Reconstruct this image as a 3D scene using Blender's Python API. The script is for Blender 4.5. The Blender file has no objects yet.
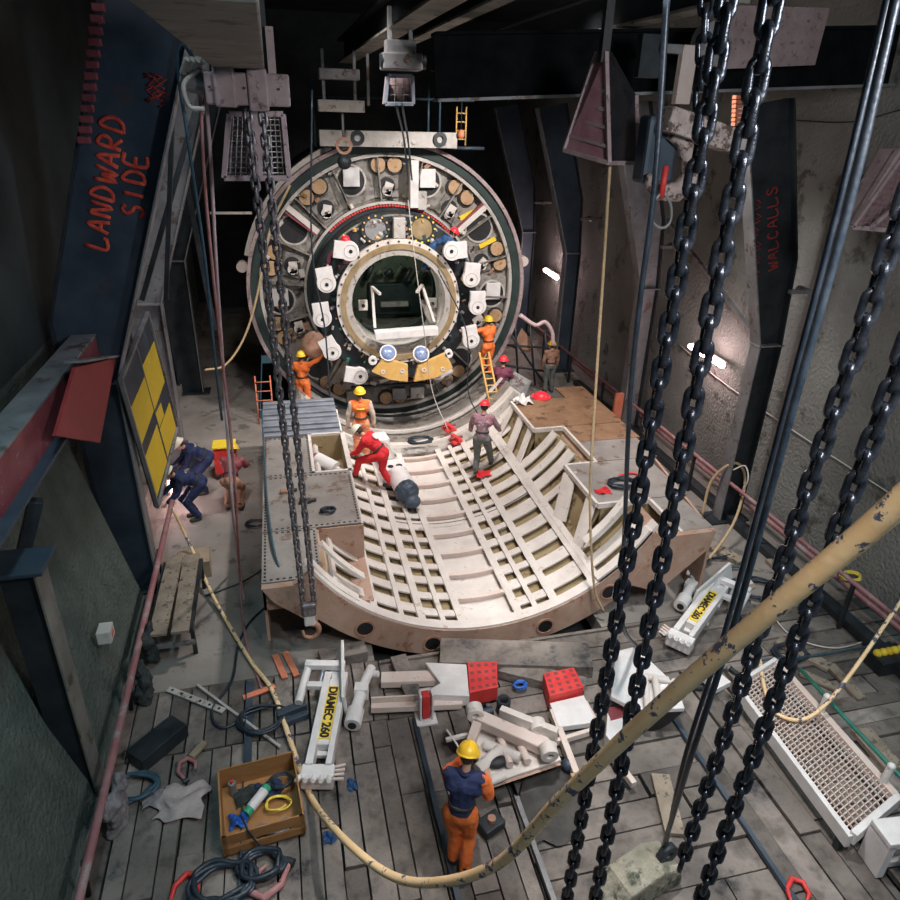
import bpy, bmesh, math, random
from mathutils import Vector, Matrix, Euler
random.seed(7)
S = bpy.context.scene
COL = S.collection
PI = math.pi
V = Vector
# ------------------------------------------------------------------ camera
FPX = 685.0
def _n(v): return v.normalized()
Yc = _n(V((268-450, -(110-450), -FPX)))
Zc = -_n(V((410-450, -(1850-450), -FPX)))
Zc = _n(Zc - Yc*Zc.dot(Yc))
Xc = Yc.cross(Zc)
R3 = Matrix((Xc, Yc, Zc))
CAM = V((0, 0, 7.8))
def ray(px, py): return R3 @ V((px-450, -(py-450), -FPX))
def P(px, py, x=None, y=None, z=None, d=None):
    r = ray(px, py)
    if x is not None: t = (x-CAM.x)/r.x
    elif y is not None: t = (y-CAM.y)/r.y
    elif z is not None: t = (z-CAM.z)/r.z
    else: t = d/math.hypot(r.x, r.y)     # horizontal distance
    return CAM + r*t
cd = bpy.data.cameras.new('camera'); cam = bpy.data.objects.new('camera', cd); COL.objects.link(cam)
cd.sensor_width = 36; cd.lens = FPX/900*36; cd.clip_end = 200; cd.clip_start = .05
M4 = R3.to_4x4(); M4.translation = CAM; cam.matrix_world = M4
S.camera = cam
# ------------------------------------------------------------------ materials
def mat(name, c, c2=None, rough=.6, metal=0, scale=3, detail=5, bump=.1, bscale=None, lo=.35, hi=.65, island=0, emit=0, spec=None, c3=None, streak=None, s3=None, lo3=.56, hi3=.62):
    m = bpy.data.materials.new(name); m.use_nodes = True
    nt = m.node_tree; nt.nodes.clear(); N = nt.nodes.new; L = nt.links.new
    out = N('ShaderNodeOutputMaterial'); b = N('ShaderNodeBsdfPrincipled'); L(b.outputs[0], out.inputs[0])
    b.inputs['Roughness'].default_value = rough; b.inputs['Metallic'].default_value = metal
    if spec is not None: b.inputs['Specular IOR Level'].default_value = spec
    tc = N('ShaderNodeTexCoord'); src = tc.outputs['Object']
    if streak:
        mp = N('ShaderNodeMapping'); mp.inputs['Scale'].default_value = streak; L(src, mp.inputs[0]); src = mp.outputs[0]
    c = (*c, 1); col = None
    if c2:
        n = N('ShaderNodeTexNoise'); n.inputs['Scale'].default_value = scale; n.inputs['Detail'].default_value = detail; n.inputs['Roughness'].default_value = .62
        L(src, n.inputs['Vector'])
        r = N('ShaderNodeValToRGB'); r.color_ramp.elements[0].position = lo; r.color_ramp.elements[1].position = hi
        r.color_ramp.elements[0].color = c; r.color_ramp.elements[1].color = (*c2, 1); L(n.outputs[0], r.inputs[0]); col = r.outputs[0]
        if c3:
            n3 = N('ShaderNodeTexNoise'); n3.inputs['Scale'].default_value = s3 or scale*3.1; n3.inputs['Detail'].default_value = 8; n3.inputs['Roughness'].default_value = .7
            L(src, n3.inputs['Vector'])
            r3 = N('ShaderNodeValToRGB'); r3.color_ramp.elements[0].position = lo3; r3.color_ramp.elements[1].position = hi3
            L(n3.outputs[0], r3.inputs[0])
            mx = N('ShaderNodeMix'); mx.data_type = 'RGBA'; L(r3.outputs[0], mx.inputs[0]); L(col, mx.inputs[6]); mx.inputs[7].default_value = (*c3, 1); col = mx.outputs[2]
        if rough < .7:
            mr = N('ShaderNodeMapRange'); mr.inputs[3].default_value = rough-.12; mr.inputs[4].default_value = min(1, rough+.2); L(n.outputs[0], mr.inputs[0]); L(mr.outputs[0], b.inputs['Roughness'])
    if island:
        g = N('ShaderNodeNewGeometry'); hs = N('ShaderNodeHueSaturation')
        mr = N('ShaderNodeMapRange'); mr.inputs[3].default_value = 1-island; mr.inputs[4].default_value = 1+island
        L(g.outputs['Random Per Island'], mr.inputs[0]); L(mr.outputs[0], hs.inputs['Value'])
        if col: L(col, hs.inputs['Color'])
        else: hs.inputs['Color'].default_value = c
        col = hs.outputs[0]
    if col: L(col, b.inputs['Base Color'])
    else: b.inputs['Base Color'].default_value = c
    if emit:
        b.inputs['Emission Color'].default_value = c; b.inputs['Emission Strength'].default_value = emit
    if bump:
        nb = N('ShaderNodeTexNoise'); nb.inputs['Scale'].default_value = bscale or scale*4; nb.inputs['Detail'].default_value = 6
        L(src, nb.inputs['Vector'])
        bp = N('ShaderNodeBump'); bp.inputs['Strength'].default_value = bump; bp.inputs['Distance'].default_value = .05
        L(nb.outputs[0], bp.inputs['Height']); L(bp.outputs[0], b.inputs['Normal'])
    return m
M = {}
M['concrete'] = mat('concrete', (.20, .175, .155), (.29, .26, .235), rough=.85, scale=.9, bump=.15, bscale=14, c3=(.12, .11, .10), s3=1.7)
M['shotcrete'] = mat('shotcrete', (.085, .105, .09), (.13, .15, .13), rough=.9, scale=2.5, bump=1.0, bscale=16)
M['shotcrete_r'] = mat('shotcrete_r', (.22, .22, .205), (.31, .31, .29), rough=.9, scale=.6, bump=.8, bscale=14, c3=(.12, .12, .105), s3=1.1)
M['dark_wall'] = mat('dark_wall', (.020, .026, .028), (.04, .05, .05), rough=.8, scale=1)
M['timber'] = mat('timber', (.10, .084, .074), (.29, .25, .222), rough=.75, scale=2.6, bump=.5, bscale=11, island=.42, c3=(.035, .033, .035), s3=1.3, lo3=.5, hi3=.66)
M['timber_new'] = mat('timber_new', (.27, .20, .14), (.40, .31, .22), rough=.8, scale=3, bump=.3, island=.15)
M['plank'] = mat('plank', (.20, .16, .125), (.33, .27, .21), rough=.8, scale=3, bump=.3, island=.2, c3=(.09, .075, .06))
M['white'] = mat('white', (.62, .56, .52), (.74, .69, .65), rough=.55, scale=2.5, bump=.08, c3=(.36, .27, .21), s3=5, lo3=.58, hi3=.72)
M['white_clean'] = mat('white_clean', (.78, .76, .76), (.68, .65, .64), rough=.5, scale=4, bump=.05, c3=(.4, .36, .33), s3=9, lo3=.64, hi3=.72)
M['pinkish'] = mat('pinkish', (.66, .52, .46), (.72, .63, .58), rough=.6, scale=3, bump=.08, c3=(.42, .22, .15), s3=6, lo3=.6, hi3=.72)
M['salmon'] = mat('salmon', (.40, .245, .175), (.48, .33, .26), rough=.7, scale=2.2, bump=.1, c3=(.30, .15, .09), s3=4)
M['olive'] = mat('olive', (.27, .195, .095), (.36, .28, .16), rough=.7, scale=2.2, bump=.1, c3=(.12, .08, .045), s3=4)
M['deck_grey'] = mat('deck_grey', (.26, .235, .215), (.35, .32, .30), rough=.6, metal=.2, scale=2, bump=.1, c3=(.20, .14, .11), s3=3)
M['silver'] = mat('silver', (.28, .31, .37), (.42, .45, .52), rough=.4, metal=.6, scale=3, bump=.1)
M['brown_ply'] = mat('brown_ply', (.23, .125, .065), (.32, .19, .11), rough=.7, scale=2, bump=.1, c3=(.12, .07, .045), s3=3)
M['blue_steel'] = mat('blue_steel', (.035, .052, .075), (.075, .10, .135), rough=.5, metal=.3, scale=1.1, bump=.06, c3=(.10, .075, .07), s3=1.6, lo3=.6, hi3=.75)
M['dark_steel'] = mat('dark_steel', (.022, .028, .034), (.05, .058, .066), rough=.45, metal=.4, scale=2, bump=.08)
M['grey_steel'] = mat('grey_steel', (.20, .20, .21), (.33, .33, .34), rough=.5, metal=.3, scale=2, bump=.08, c3=(.14, .10, .085), s3=2.5)
M['girder'] = mat('girder', (.14, .14, .125), (.28, .26, .23), rough=.6, scale=2, bump=.1, c3=(.08, .07, .05), s3=3)
M['purple_steel'] = mat('purple_steel', (.30, .215, .22), (.42, .33, .33), rough=.6, scale=3, bump=.1, c3=(.16, .10, .10))
M['maroon_cage'] = mat('maroon_cage', (.27, .12, .145), (.37, .20, .22), rough=.6, scale=4, bump=.08, c3=(.5, .42, .42), s3=11, lo3=.64, hi3=.68)
M['red_beam'] = mat('red_beam', (.20, .035, .045), (.28, .07, .08), rough=.55, scale=3, bump=.05, c3=(.45, .33, .34), s3=9, lo3=.62, hi3=.68)
M['gusset_red'] = mat('gusset_red', (.30, .03, .035), (.38, .05, .05), rough=.5, scale=4, bump=.05)
M['red'] = mat('red', (.62, .03, .035), (.74, .07, .06), rough=.5, scale=4, bump=.05)
M['red_cloth'] = mat('red_cloth', (.60, .012, .022), (.72, .03, .035), rough=.8, scale=6, bump=.5, bscale=9)
M['orange_cloth'] = mat('orange_cloth', (.80, .15, .03), (.92, .23, .05), rough=.8, scale=6, bump=.5, bscale=9)
M['orange_dirty'] = mat('orange_dirty', (.68, .20, .08), (.78, .32, .18), rough=.8, scale=6, bump=.5, bscale=9)
M['navy_cloth'] = mat('navy_cloth', (.012, .022, .075), (.025, .04, .12), rough=.8, scale=6, bump=.5, bscale=9)
M['blue_cloth'] = mat('blue_cloth', (.015, .06, .17), (.03, .10, .25), rough=.8, scale=6, bump=.5, bscale=9)
M['maroon_cloth'] = mat('maroon_cloth', (.13, .025, .06), (.20, .05, .09), rough=.8, scale=6, bump=.5, bscale=9)
M['plaid_cloth'] = mat('plaid_cloth', (.20, .17, .20), (.42, .16, .20), rough=.85, scale=9, bump=.4, c3=(.5, .48, .5), s3=12)
M['grey_cloth'] = mat('grey_cloth', (.10, .115, .11), (.16, .17, .16), rough=.85, scale=6, bump=.5, bscale=9)
M['skin'] = mat('skin', (.52, .27, .18), (.60, .34, .24), rough=.55, scale=8, bump=.02)
M['hair'] = mat('hair', (.04, .025, .015), (.07, .045, .03), rough=.7, scale=20, bump=.3)
M['boot'] = mat('boot', (.03, .03, .035), (.06, .055, .05), rough=.6, scale=8)
M['glove'] = mat('glove', (.5, .42, .35), (.6, .52, .44), rough=.85, scale=8)
M['helmet_y'] = mat('helmet_y', (.90, .55, .03), (.95, .62, .05), rough=.3, scale=5, bump=.0)
M['helmet_r'] = mat('helmet_r', (.85, .03, .05), (.9, .05, .07), rough=.3, scale=5, bump=.0)
M['helmet_w'] = mat('helmet_w', (.80, .74, .60), (.86, .80, .66), rough=.3, scale=5, bump=.0)
M['yellow'] = mat('yellow', (.80, .56, .03), (.86, .62, .05), rough=.6, scale=5, bump=.05)
M['label_yellow'] = mat('label_yellow', (.85, .60, .05), (.88, .65, .1), rough=.5, scale=5, bump=0)
M['black'] = mat('black', (.010, .010, .012), (.02, .02, .024), rough=.5, scale=5)
M['chain'] = mat('chain', (.014, .018, .028), (.05, .058, .075), rough=.22, metal=.6, scale=12, bump=.1, spec=.8)
M['chain_worn'] = mat('chain_worn', (.12, .11, .12), (.30, .27, .28), rough=.32, metal=.6, scale=12, bump=.1)
M['cable'] = mat('cable', (.014, .022, .034), (.03, .042, .058), rough=.35, scale=6)
M['cable_teal'] = mat('cable_teal', (.03, .07, .10), (.05, .10, .14), rough=.45, scale=6)
M['hose_y'] = mat('hose_y', (.86, .58, .30), (.95, .72, .44), rough=.5, scale=4, bump=.05, c3=(.09, .10, .16), s3=8, lo3=.56, hi3=.575)
M['rope'] = mat('rope', (.50, .34, .18), (.60, .46, .28), rough=.8, scale=20, bump=.4)
M['hose_red'] = mat('hose_red', (.36, .12, .12), (.48, .26, .25), rough=.5, scale=3)
M['hose_pink'] = mat('hose_pink', (.62, .42, .44), (.7, .55, .56), rough=.4, scale=3)
M['pipe_red'] = mat('pipe_red', (.30, .10, .11), (.40, .21, .21), rough=.5, scale=1.5, c3=(.36, .30, .30), s3=3)
M['rust'] = mat('rust', (.33, .16, .10), (.46, .27, .19), rough=.75, scale=5, bump=.2)
M['orange_paint'] = mat('orange_paint', (.70, .19, .10), (.78, .27, .16), rough=.6, scale=5)
M['crate'] = mat('crate', (.34, .15, .05), (.42, .21, .08), rough=.75, scale=3, bump=.15, streak=(1, 1, 6))
M['plug_wood'] = mat('plug_wood', (.42, .26, .14), (.52, .34, .20), rough=.7, scale=5, bump=.15, c3=(.2, .12, .06), s3=8)
M['bracket_y'] = mat('bracket_y', (.62, .36, .10), (.72, .46, .16), rough=.5, scale=4, bump=.05)
M['ring_tan'] = mat('ring_tan', (.34, .24, .12), (.44, .33, .19), rough=.4, metal=.3, scale=4, bump=.05)
M['pale_metal'] = mat('pale_metal', (.42, .39, .36), (.56, .53, .50), rough=.5, metal=.15, scale=3, bump=.1, c3=(.22, .18, .14), s3=5)
M['face_plate'] = mat('face_plate', (.20, .175, .15), (.31, .285, .26), rough=.55, metal=.1, scale=2.5, bump=.1, c3=(.16, .12, .09), s3=4)
M['sector_metal'] = mat('sector_metal', (.18, .165, .15), (.34, .32, .30), rough=.5, metal=.15, scale=3.5, bump=.15, c3=(.10, .085, .07), s3=4, lo3=.5, hi3=.62)
M['bulkhead'] = mat('bulkhead', (.06, .085, .06), (.12, .14, .10), rough=.7, scale=2, bump=.2, c3=(.03, .04, .03))
M['green_dark'] = mat('green_dark', (.012, .028, .028), (.03, .05, .045), rough=.6, scale=3)
M['green_steel'] = mat('green_steel', (.02, .15, .11), (.04, .21, .16), rough=.5, scale=4)
M['lamp_glass'] = mat('lamp_glass', (.14, .20, .38), (.26, .33, .52), rough=.12, scale=4, bump=0)
M['tube_light'] = mat('tube_light', (1, .72, .72), rough=.3, emit=26, bump=0)
M['rag_dark'] = mat('rag_dark', (.02, .028, .03), (.05, .055, .055), rough=.9, scale=8, bump=.5)
M['rag_grey'] = mat('rag_grey', (.20, .18, .19), (.30, .27, .28), rough=.9, scale=8, bump=.4)
M['paper'] = mat('paper', (.42, .34, .33), (.54, .45, .43), rough=.9, scale=8, bump=.3)
M['bottle_green'] = mat('bottle_green', (.02, .30, .16), (.03, .36, .2), rough=.35, scale=4, bump=0)
M['blue_plastic'] = mat('blue_plastic', (.02, .10, .42), (.03, .14, .5), rough=.4, scale=4, bump=.1)
M['patch_dark'] = mat('patch_dark', (.03, .03, .03), (.075, .068, .062), rough=.45, scale=4, bump=.1)
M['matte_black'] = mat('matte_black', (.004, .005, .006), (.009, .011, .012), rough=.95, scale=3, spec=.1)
M['mossy'] = mat('mossy', (.24, .23, .17), (.40, .37, .30), rough=.8, scale=5, bump=.4, c3=(.06, .07, .05), s3=4, lo3=.5, hi3=.6)
M['camo'] = mat('camo', (.36, .28, .25), (.56, .47, .44), rough=.7, scale=5, bump=.2, c3=(.09, .06, .05), s3=7, lo3=.5, hi3=.56)
M['graffiti'] = mat('graffiti', (.9, .13, .07), (.6, .05, .035), rough=.7, scale=9, bump=0)
M['graffiti_dim'] = mat('graffiti_dim', (.42, .04, .03), (.3, .03, .025), rough=.7, scale=9, bump=0)
# ------------------------------------------------------------------ mesh helper
class MB:
    def __init__(s): s.bm = bmesh.new()
    def box(s, c, d, rot=None, mi=0):
        m = Matrix.Translation(V(c)) @ (rot.to_4x4() if rot is not None else Matrix.Identity(4)) @ Matrix.Diagonal((d[0], d[1], d[2], 1))
        r = bmesh.ops.create_cube(s.bm, size=1, matrix=m); s._mi(r, mi); return s
    def bb(s, a, b, mi=0): return s.box([(a[i]+b[i])/2 for i in range(3)], [abs(b[i]-a[i]) for i in range(3)], mi=mi)
    def _mi(s, r, mi):
        if mi:
            for f in {f for v in r['verts'] for f in v.link_faces}: f.material_index = mi
    def bar(s, p, q, w, h, up=(0, 0, 1), mi=0):      # box from p to q, w sideways, h along 'up'
        p, q = V(p), V(q); d = q-p; y = d.normalized(); x = y.cross(V(up)).normalized(); z = x.cross(y)
        rot = Matrix((x, y, z)).transposed()
        return s.box((p+q)/2, (w, d.length, h), rot, mi)
    def cyl(s, p, q, r, r2=None, n=20, mi=0, cap=True):
        p, q = V(p), V(q); d = q-p; rot = V((0, 0, 1)).rotation_difference(d.normalized()).to_matrix().to_4x4()
        rr = bmesh.ops.create_cone(s.bm, cap_ends=cap, segments=n, radius1=r, radius2=r if r2 is None else r2, depth=d.length, matrix=Matrix.Translation((p+q)/2) @ rot)
        s._mi(rr, mi); return s
    def sph(s, c, r, sc=(1, 1, 1), n=16, rot=None, mi=0):
        m = Matrix.Translation(V(c)) @ (rot.to_4x4() if rot is not None else Matrix.Identity(4)) @ Matrix.Diagonal((r*sc[0], r*sc[1], r*sc[2], 1))
        rr = bmesh.ops.create_uvsphere(s.bm, u_segments=n, v_segments=n//2+1, radius=1, matrix=m); s._mi(rr, mi); return s
    def tube(s, pts, r, n=8, closed=False, smooth=0):
        pts = [V(p) for p in pts]
        if smooth: pts = spline(pts, smooth, closed)
        N = len(pts); rings = []; prev = None
        for i, p in enumerate(pts):
            a = pts[(i-1) % N] if (closed or i > 0) else p; b = pts[(i+1) % N] if (closed or i < N-1) else p
            t = (b-a).normalized()
            if prev is None:
                u = t.orthogonal().normalized()
            else: u = (prev - t*prev.dot(t)).normalized()
            prev = u; w = t.cross(u); rad = r[i] if isinstance(r, (list, tuple)) and len(r) == N else (r if not isinstance(r, (list, tuple)) else r[0]+(r[-1]-r[0])*i/(N-1))
            rings.append([s.bm.verts.new(p+(u*math.cos(2*PI*k/n)+w*math.sin(2*PI*k/n))*rad) for k in range(n)])
        for i in range(N if closed else N-1):
            A, B = rings[i], rings[(i+1) % N]
            for k in range(n): 
                f = s.bm.faces.new((A[k], A[(k+1) % n], B[(k+1) % n], B[k])); f.smooth = True
        if not closed:
            s.bm.faces.new(rings[0][::-1]); s.bm.faces.new(rings[-1])
        return s
    def prism(s, pts, ext, mi=0):                     # polygon pts (3D) extruded by vector ext
        e = V(ext); a = [s.bm.verts.new(V(p)) for p in pts]; b = [s.bm.verts.new(V(p)+e) for p in pts]; n = len(pts)
        fs = [s.bm.faces.new(a), s.bm.faces.new(b[::-1])]
        for i in range(n): fs.append(s.bm.faces.new((a[i], b[i], b[(i+1) % n], a[(i+1) % n])))
        for f in fs: f.material_index = mi
        return s
    def ring(s, c, axis, r0, r1, h, n=64, a0=0, a1=2*PI, mi=0):   # annular solid; axis 'y' ring from y=c.y to c.y+h
        full = abs(a1-a0-2*PI) < 1e-5; cnt = n if full else n+1; c = V(c); Q = []
        ax = V(axis).normalized(); u = V((0, 0, 1)) if abs(ax.z) < .9 else V((0, 1, 0)); u = (u-ax*u.dot(ax)).normalized(); w = u.cross(ax) if ax.y > 0 else u.cross(ax)
        w = -(ax.cross(u)) if ax.y < 0 else ax.cross(u) * -1
        w = u.cross(ax)
        for i in range(cnt):
            a = a0+(a1-a0)*i/n; d = u*math.cos(a)+w*-math.sin(a)*-1
            Q.append([s.bm.verts.new(c+d*r0), s.bm.verts.new(c+d*r1), s.bm.verts.new(c+d*r1+ax*h), s.bm.verts.new(c+d*r0+ax*h)])
        for i in range(n):
            A, B = Q[i], Q[(i+1) % cnt]
            for k in range(4):
                f = s.bm.faces.new((A[k], A[(k+1) % 4], B[(k+1) % 4], B[k])); f.material_index = mi; f.smooth = k in (1, 3)
        if not full: s.bm.faces.new(Q[0]); s.bm.faces.new(Q[-1][::-1])
        return s
    def build(s, name, m, parent=None, bevel=0, smooth=False, loc=None, rot=None, mods=None):
        bmesh.ops.recalc_face_normals(s.bm, faces=s.bm.faces[:])
        me = bpy.data.meshes.new(name); s.bm.to_mesh(me); s.bm.free()
        ms = m if isinstance(m, (list, tuple)) else [m]
        for k in ms: me.materials.append(M[k])
        if smooth:
            me.polygons.foreach_set('use_smooth', [True]*len(me.polygons))
            try: me.set_sharp_from_angle(angle=math.radians(40))
            except Exception: pass
        o = bpy.data.objects.new(name, me); COL.objects.link(o)
        if parent is not None: o.parent = parent
        if loc is not None: o.location = loc
        if rot is not None: o.rotation_euler = rot
        if bevel:
            b = o.modifiers.new('bevel', 'BEVEL'); b.width = bevel; b.segments = 2; b.limit_method = 'ANGLE'; b.angle_limit = math.radians(50)
        return o
def spline(pts, sub=6, closed=False):
    out = []; n = len(pts)
    rng = range(n if closed else n-1)
    for i in rng:
        p0 = pts[(i-1) % n] if (closed or i > 0) else pts[i]*2-pts[i+1]; p1 = pts[i]; p2 = pts[(i+1) % n]
        p3 = pts[(i+2) % n] if (closed or i < n-2) else p2*2-p1
        for k in range(sub):
            t = k/sub
            out.append(.5*((2*p1)+(-p0+p2)*t+(2*p0-5*p1+4*p2-p3)*t*t+(-p0+3*p1-3*p2+p3)*t*t*t))
    if not closed: out.append(pts[-1])
    return out
def tag(o, label, cat, group=None):
    o['label'] = label; o['category'] = cat
    if group: o['group'] = group
    return o
def thing(name, label, cat, loc=(0, 0, 0), rot=(0, 0, 0), group=None):
    o = bpy.data.objects.new(name, None); COL.objects.link(o); o.location = loc; o.rotation_euler = rot
    o.empty_display_size = .1
    return tag(o, label, cat, group)
def struct(o): o['kind'] = 'structure'; return o
def stuff(o): o['kind'] = 'stuff'; return o
def crumple(name, m, c, sx, sy, sz, parent=None, seed=0, n=12, rotz=0):   # a crumpled cloth heap with thickness
    rnd = random.Random(seed); mb = MB(); bm = mb.bm; vs = {}
    ph = [rnd.uniform(0, 6) for _ in range(8)]
    for i in range(n+1):
        for j in range(n+1):
            u = i/n*2-1; v = j/n*2-1
            k = 1-.18*abs(math.sin(3*u+ph[0]))-.15*abs(math.sin(4*v+ph[1]))
            z = sz*(.35+.3*math.sin(4*u+ph[2]+2*v)+.25*math.sin(6*v+ph[3]-3*u)+.2*math.sin(9*u*v+ph[4]))*(1-.5*max(abs(u), abs(v))**3)
            vs[i, j] = bm.verts.new((u*sx/2*k+.05*sx*math.sin(5*v+ph[5]), v*sy/2*k+.05*sy*math.sin(5*u+ph[6]), max(z, .012)))
    for i in range(n):
        for j in range(n):
            f = bm.faces.new((vs[i, j], vs[i+1, j], vs[i+1, j+1], vs[i, j+1])); f.smooth = True
    o = mb.build(name, m, parent, loc=c, rot=(0, 0, rotz))
    s = o.modifiers.new('solid', 'SOLIDIFY'); s.thickness = .01; s.offset = 1
    s = o.modifiers.new('sub', 'SUBSURF'); s.levels = 1; s.render_levels = 1
    return o
# ------------------------------------------------------------------ setting
def planks(name, rects, z0=0.0):
    mb = MB(); rnd = random.Random(3)
    for (x0, x1, y0, y1, along, w) in rects:
        a0, a1, b0, b1 = (x0, x1, y0, y1) if along == 'y' else (y0, y1, x0, x1)   # a across, b along
        a = a0
        while a < a1-.03:
            ww = min(w*rnd.uniform(.75, 1.25), a1-a); b = b0
            while b < b1-.05:
                l = min(rnd.uniform(1.6, 3.6), b1-b)
                if b1-(b+l) < .4: l = b1-b
                dz = rnd.uniform(-.032, .016); g = rnd.uniform(.012, .036); rz = rnd.uniform(-.006, .006)
                c = (a+ww/2, b+l/2) if along == 'y' else (b+l/2, a+ww/2)
                d = (ww-g, l-g, .08) if along == 'y' else (l-g, ww-g, .08)
                mb.box((c[0], c[1], z0-.04+dz), d, Euler((rnd.uniform(-.003, .003), rnd.uniform(-.006, .006), rz)).to_matrix())
                b += l
            a += ww
    return mb.build(name, 'timber', bevel=.008)
mb = MB()
mb.bb((-3.6, 8.3, -.3), (.95, 18.4, 0)); mb.bb((4.85, 8.3, -.3), (10.2, 18.4, 0)); mb.bb((-3.6, 18.4, -.3), (-.95, 32, 0)); mb.bb((6.75, 18.4, -.3), (10.2, 32, 0)); mb.bb((-.95, 25, -.3), (6.75, 32, 0))
struct(mb.build('floor', 'concrete'))
mb = MB(); mb.bb((-3.6, 1, -.9), (10.2, 8.3, -.13)); mb.bb((-.95, 8.3, -.9), (6.75, 25, -.6)); struct(mb.build('floor_pit', 'dark_wall'))
struct(planks('floor_timber', [(-3.3, 2.35, 1.6, 7.1, 'y', .27), (-3.3, 1.0, 7.1, 8.3, 'y', .24), (1.0, 7.3, 7.1, 8.3, 'x', .30), (2.42, 5.0, 1.6, 7.1, 'x', .42), (5.07, 6.3, 1.6, 7.1, 'y', .27), (6.35, 9.9, 1.6, 7.1, 'x', .3), (7.3, 9.9, 7.1, 8.3, 'x', .3)]))
mb = MB(); mb.bb((-3.9, 1, 4.6), (-3.5, 32, 11.5)); struct(mb.build('wall_left_upper', 'dark_wall'))  # darkness of the unlit upper wall is put into its colour
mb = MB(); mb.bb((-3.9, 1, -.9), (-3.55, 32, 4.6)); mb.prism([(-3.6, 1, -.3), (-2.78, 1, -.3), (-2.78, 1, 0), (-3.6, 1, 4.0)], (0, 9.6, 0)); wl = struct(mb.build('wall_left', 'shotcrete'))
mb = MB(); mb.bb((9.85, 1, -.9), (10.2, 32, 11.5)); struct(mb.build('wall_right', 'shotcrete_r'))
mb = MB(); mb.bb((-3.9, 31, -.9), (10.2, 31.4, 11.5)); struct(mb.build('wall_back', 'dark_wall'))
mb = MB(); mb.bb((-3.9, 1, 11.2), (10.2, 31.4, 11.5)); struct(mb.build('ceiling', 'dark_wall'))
mb = MB(); mb.bb((-3.6, 11.5, 0), (-3.2, 31, .28)); struct(mb.build('trim_1', 'concrete'))
# thin longitudinal steel strips in the deck
for i, (x, w, y0, y1, lab) in enumerate([(1.35, .07, 2.6, 7.0, 'long steel strip set in planks left of the man in navy vest'), (2.38, .07, 2.4, 5.5, 'bright steel strip in the deck beside the boots of the man in navy vest'), (5.02, .08, 2.2, 6.8, 'steel strip along planks between the chains and the grating walkway'), (-.95, .10, 2.4, 8.2, 'worn blue steel strip in planks beside the wooden crate')]):
    mb = MB(); mb.bb((x-w/2, y0, 0), (x+w/2, y1, .035)); mb.bb((x-w/2, y0, .035), (x-w/2+.015, y1, .07)); tag(mb.build('floor_rail', 'grey_steel' if i == 1 else 'blue_steel'), lab, 'rail')

# ------------------------------------------------------------------ portal frames
def frame_col(side, y, label, m='blue_steel', top=8.6, lean=1.66, wall=True, writing=None):
    s = -1 if side == 'L' else 1
    cx = 3.1
    t = thing('steel_portal_column', label, 'column', (cx+s*5.9, y, 0), group=None)
    def pt(dx, z): return V((s*(dx-5.9), 0, z))      # dx = distance from the centre line
    if side == 'L': prof = [(5.7, 0), (5.7, 3.95), (4.04, 8.6), (3.8, 9.8), (4.75, 9.9), (5.05, 8.9), (5.62, 7.3), (6.46, 4.9), (6.35, 0)]
    else: prof = [(5.75, 0), (5.75, 3.95), (4.45, 8.05), (5.3, 8.2), (6.1, 5.6), (6.22, 3.9), (6.22, 0)]
    mb = MB(); mb.prism([pt(a, b)+V((0, -.012, 0)) for a, b in prof], (0, .024, 0)); mb.build('web', m, t)
    def flange(pts, nm, mm):
        mb = MB()
        for (a, b), (c, d) in zip(pts[:-1], pts[1:]): mb.bar(pt(a, b), pt(c, d), .03, .30, up=(0, 1, 0))
        mb.build(nm, mm, t, bevel=.004)
    if side == 'L': flange(prof[:4], 'inner_flange', 'grey_steel'); flange(prof[4:], 'outer_flange', 'dark_steel')
    else: flange(prof[:3], 'inner_flange', 'grey_steel'); flange(prof[3:], 'outer_flange', 'dark_steel')
    mb = MB(); a = 5.72; b = 6.28
    mb.prism([pt(a, 3.93)+V((0, -.15, 0)), pt(b, 3.93)+V((0, -.15, 0)), pt(b, 3.93)+V((0, .15, 0)), pt(a, 3.93)+V((0, .15, 0))], (0, 0, .03)); mb.build('stiffener', 'grey_steel', t)
    mb = MB(); mb.prism([pt(5.5, 0)+V((0, -.25, 0)), pt(6.4, 0)+V((0, -.25, 0)), pt(6.4, 0)+V((0, .25, 0)), pt(5.5, 0)+V((0, .25, 0))], (0, 0, .04)); mb.build('base_plate', 'dark_steel', t)
    if side == 'R':
        mb = MB(); mb.bar(pt(6.1, 5.0)+V((0, -.16, 0)), pt(6.75, 5.0)+V((0, -.16, 0)), .1, .07); mb.cyl(pt(6.45, 5.0)+V((0, -.3, 0)), pt(6.45, 5.0)+V((0, .05, 0)), .07); mb.build('wall_tie', 'grey_steel', t)
    return t
L1 = frame_col('L', 11.0, 'dark blue leaning steel column with red painted words LANDWARD SIDE', 'blue_steel')
frame_col('L', 15.9, 'pale leaning steel column behind the one painted LANDWARD SIDE', 'grey_steel')
frame_col('L', 20.8, 'dark leaning steel column on the left wall, third from the front', 'dark_steel')
R1 = frame_col('R', 11.1, 'dark steel column with red painted scrawl on the right wall', 'dark_steel')
frame_col('R', 15.9, 'pale grey tapered steel column behind the hanging dark red cage', 'grey_steel')
frame_col('R', 20.9, 'dark blue bent steel column beside the far tube lamp', 'blue_steel')
frame_col('R', 25.2, 'farthest bent steel column just right of the round shield', 'blue_steel')

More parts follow.
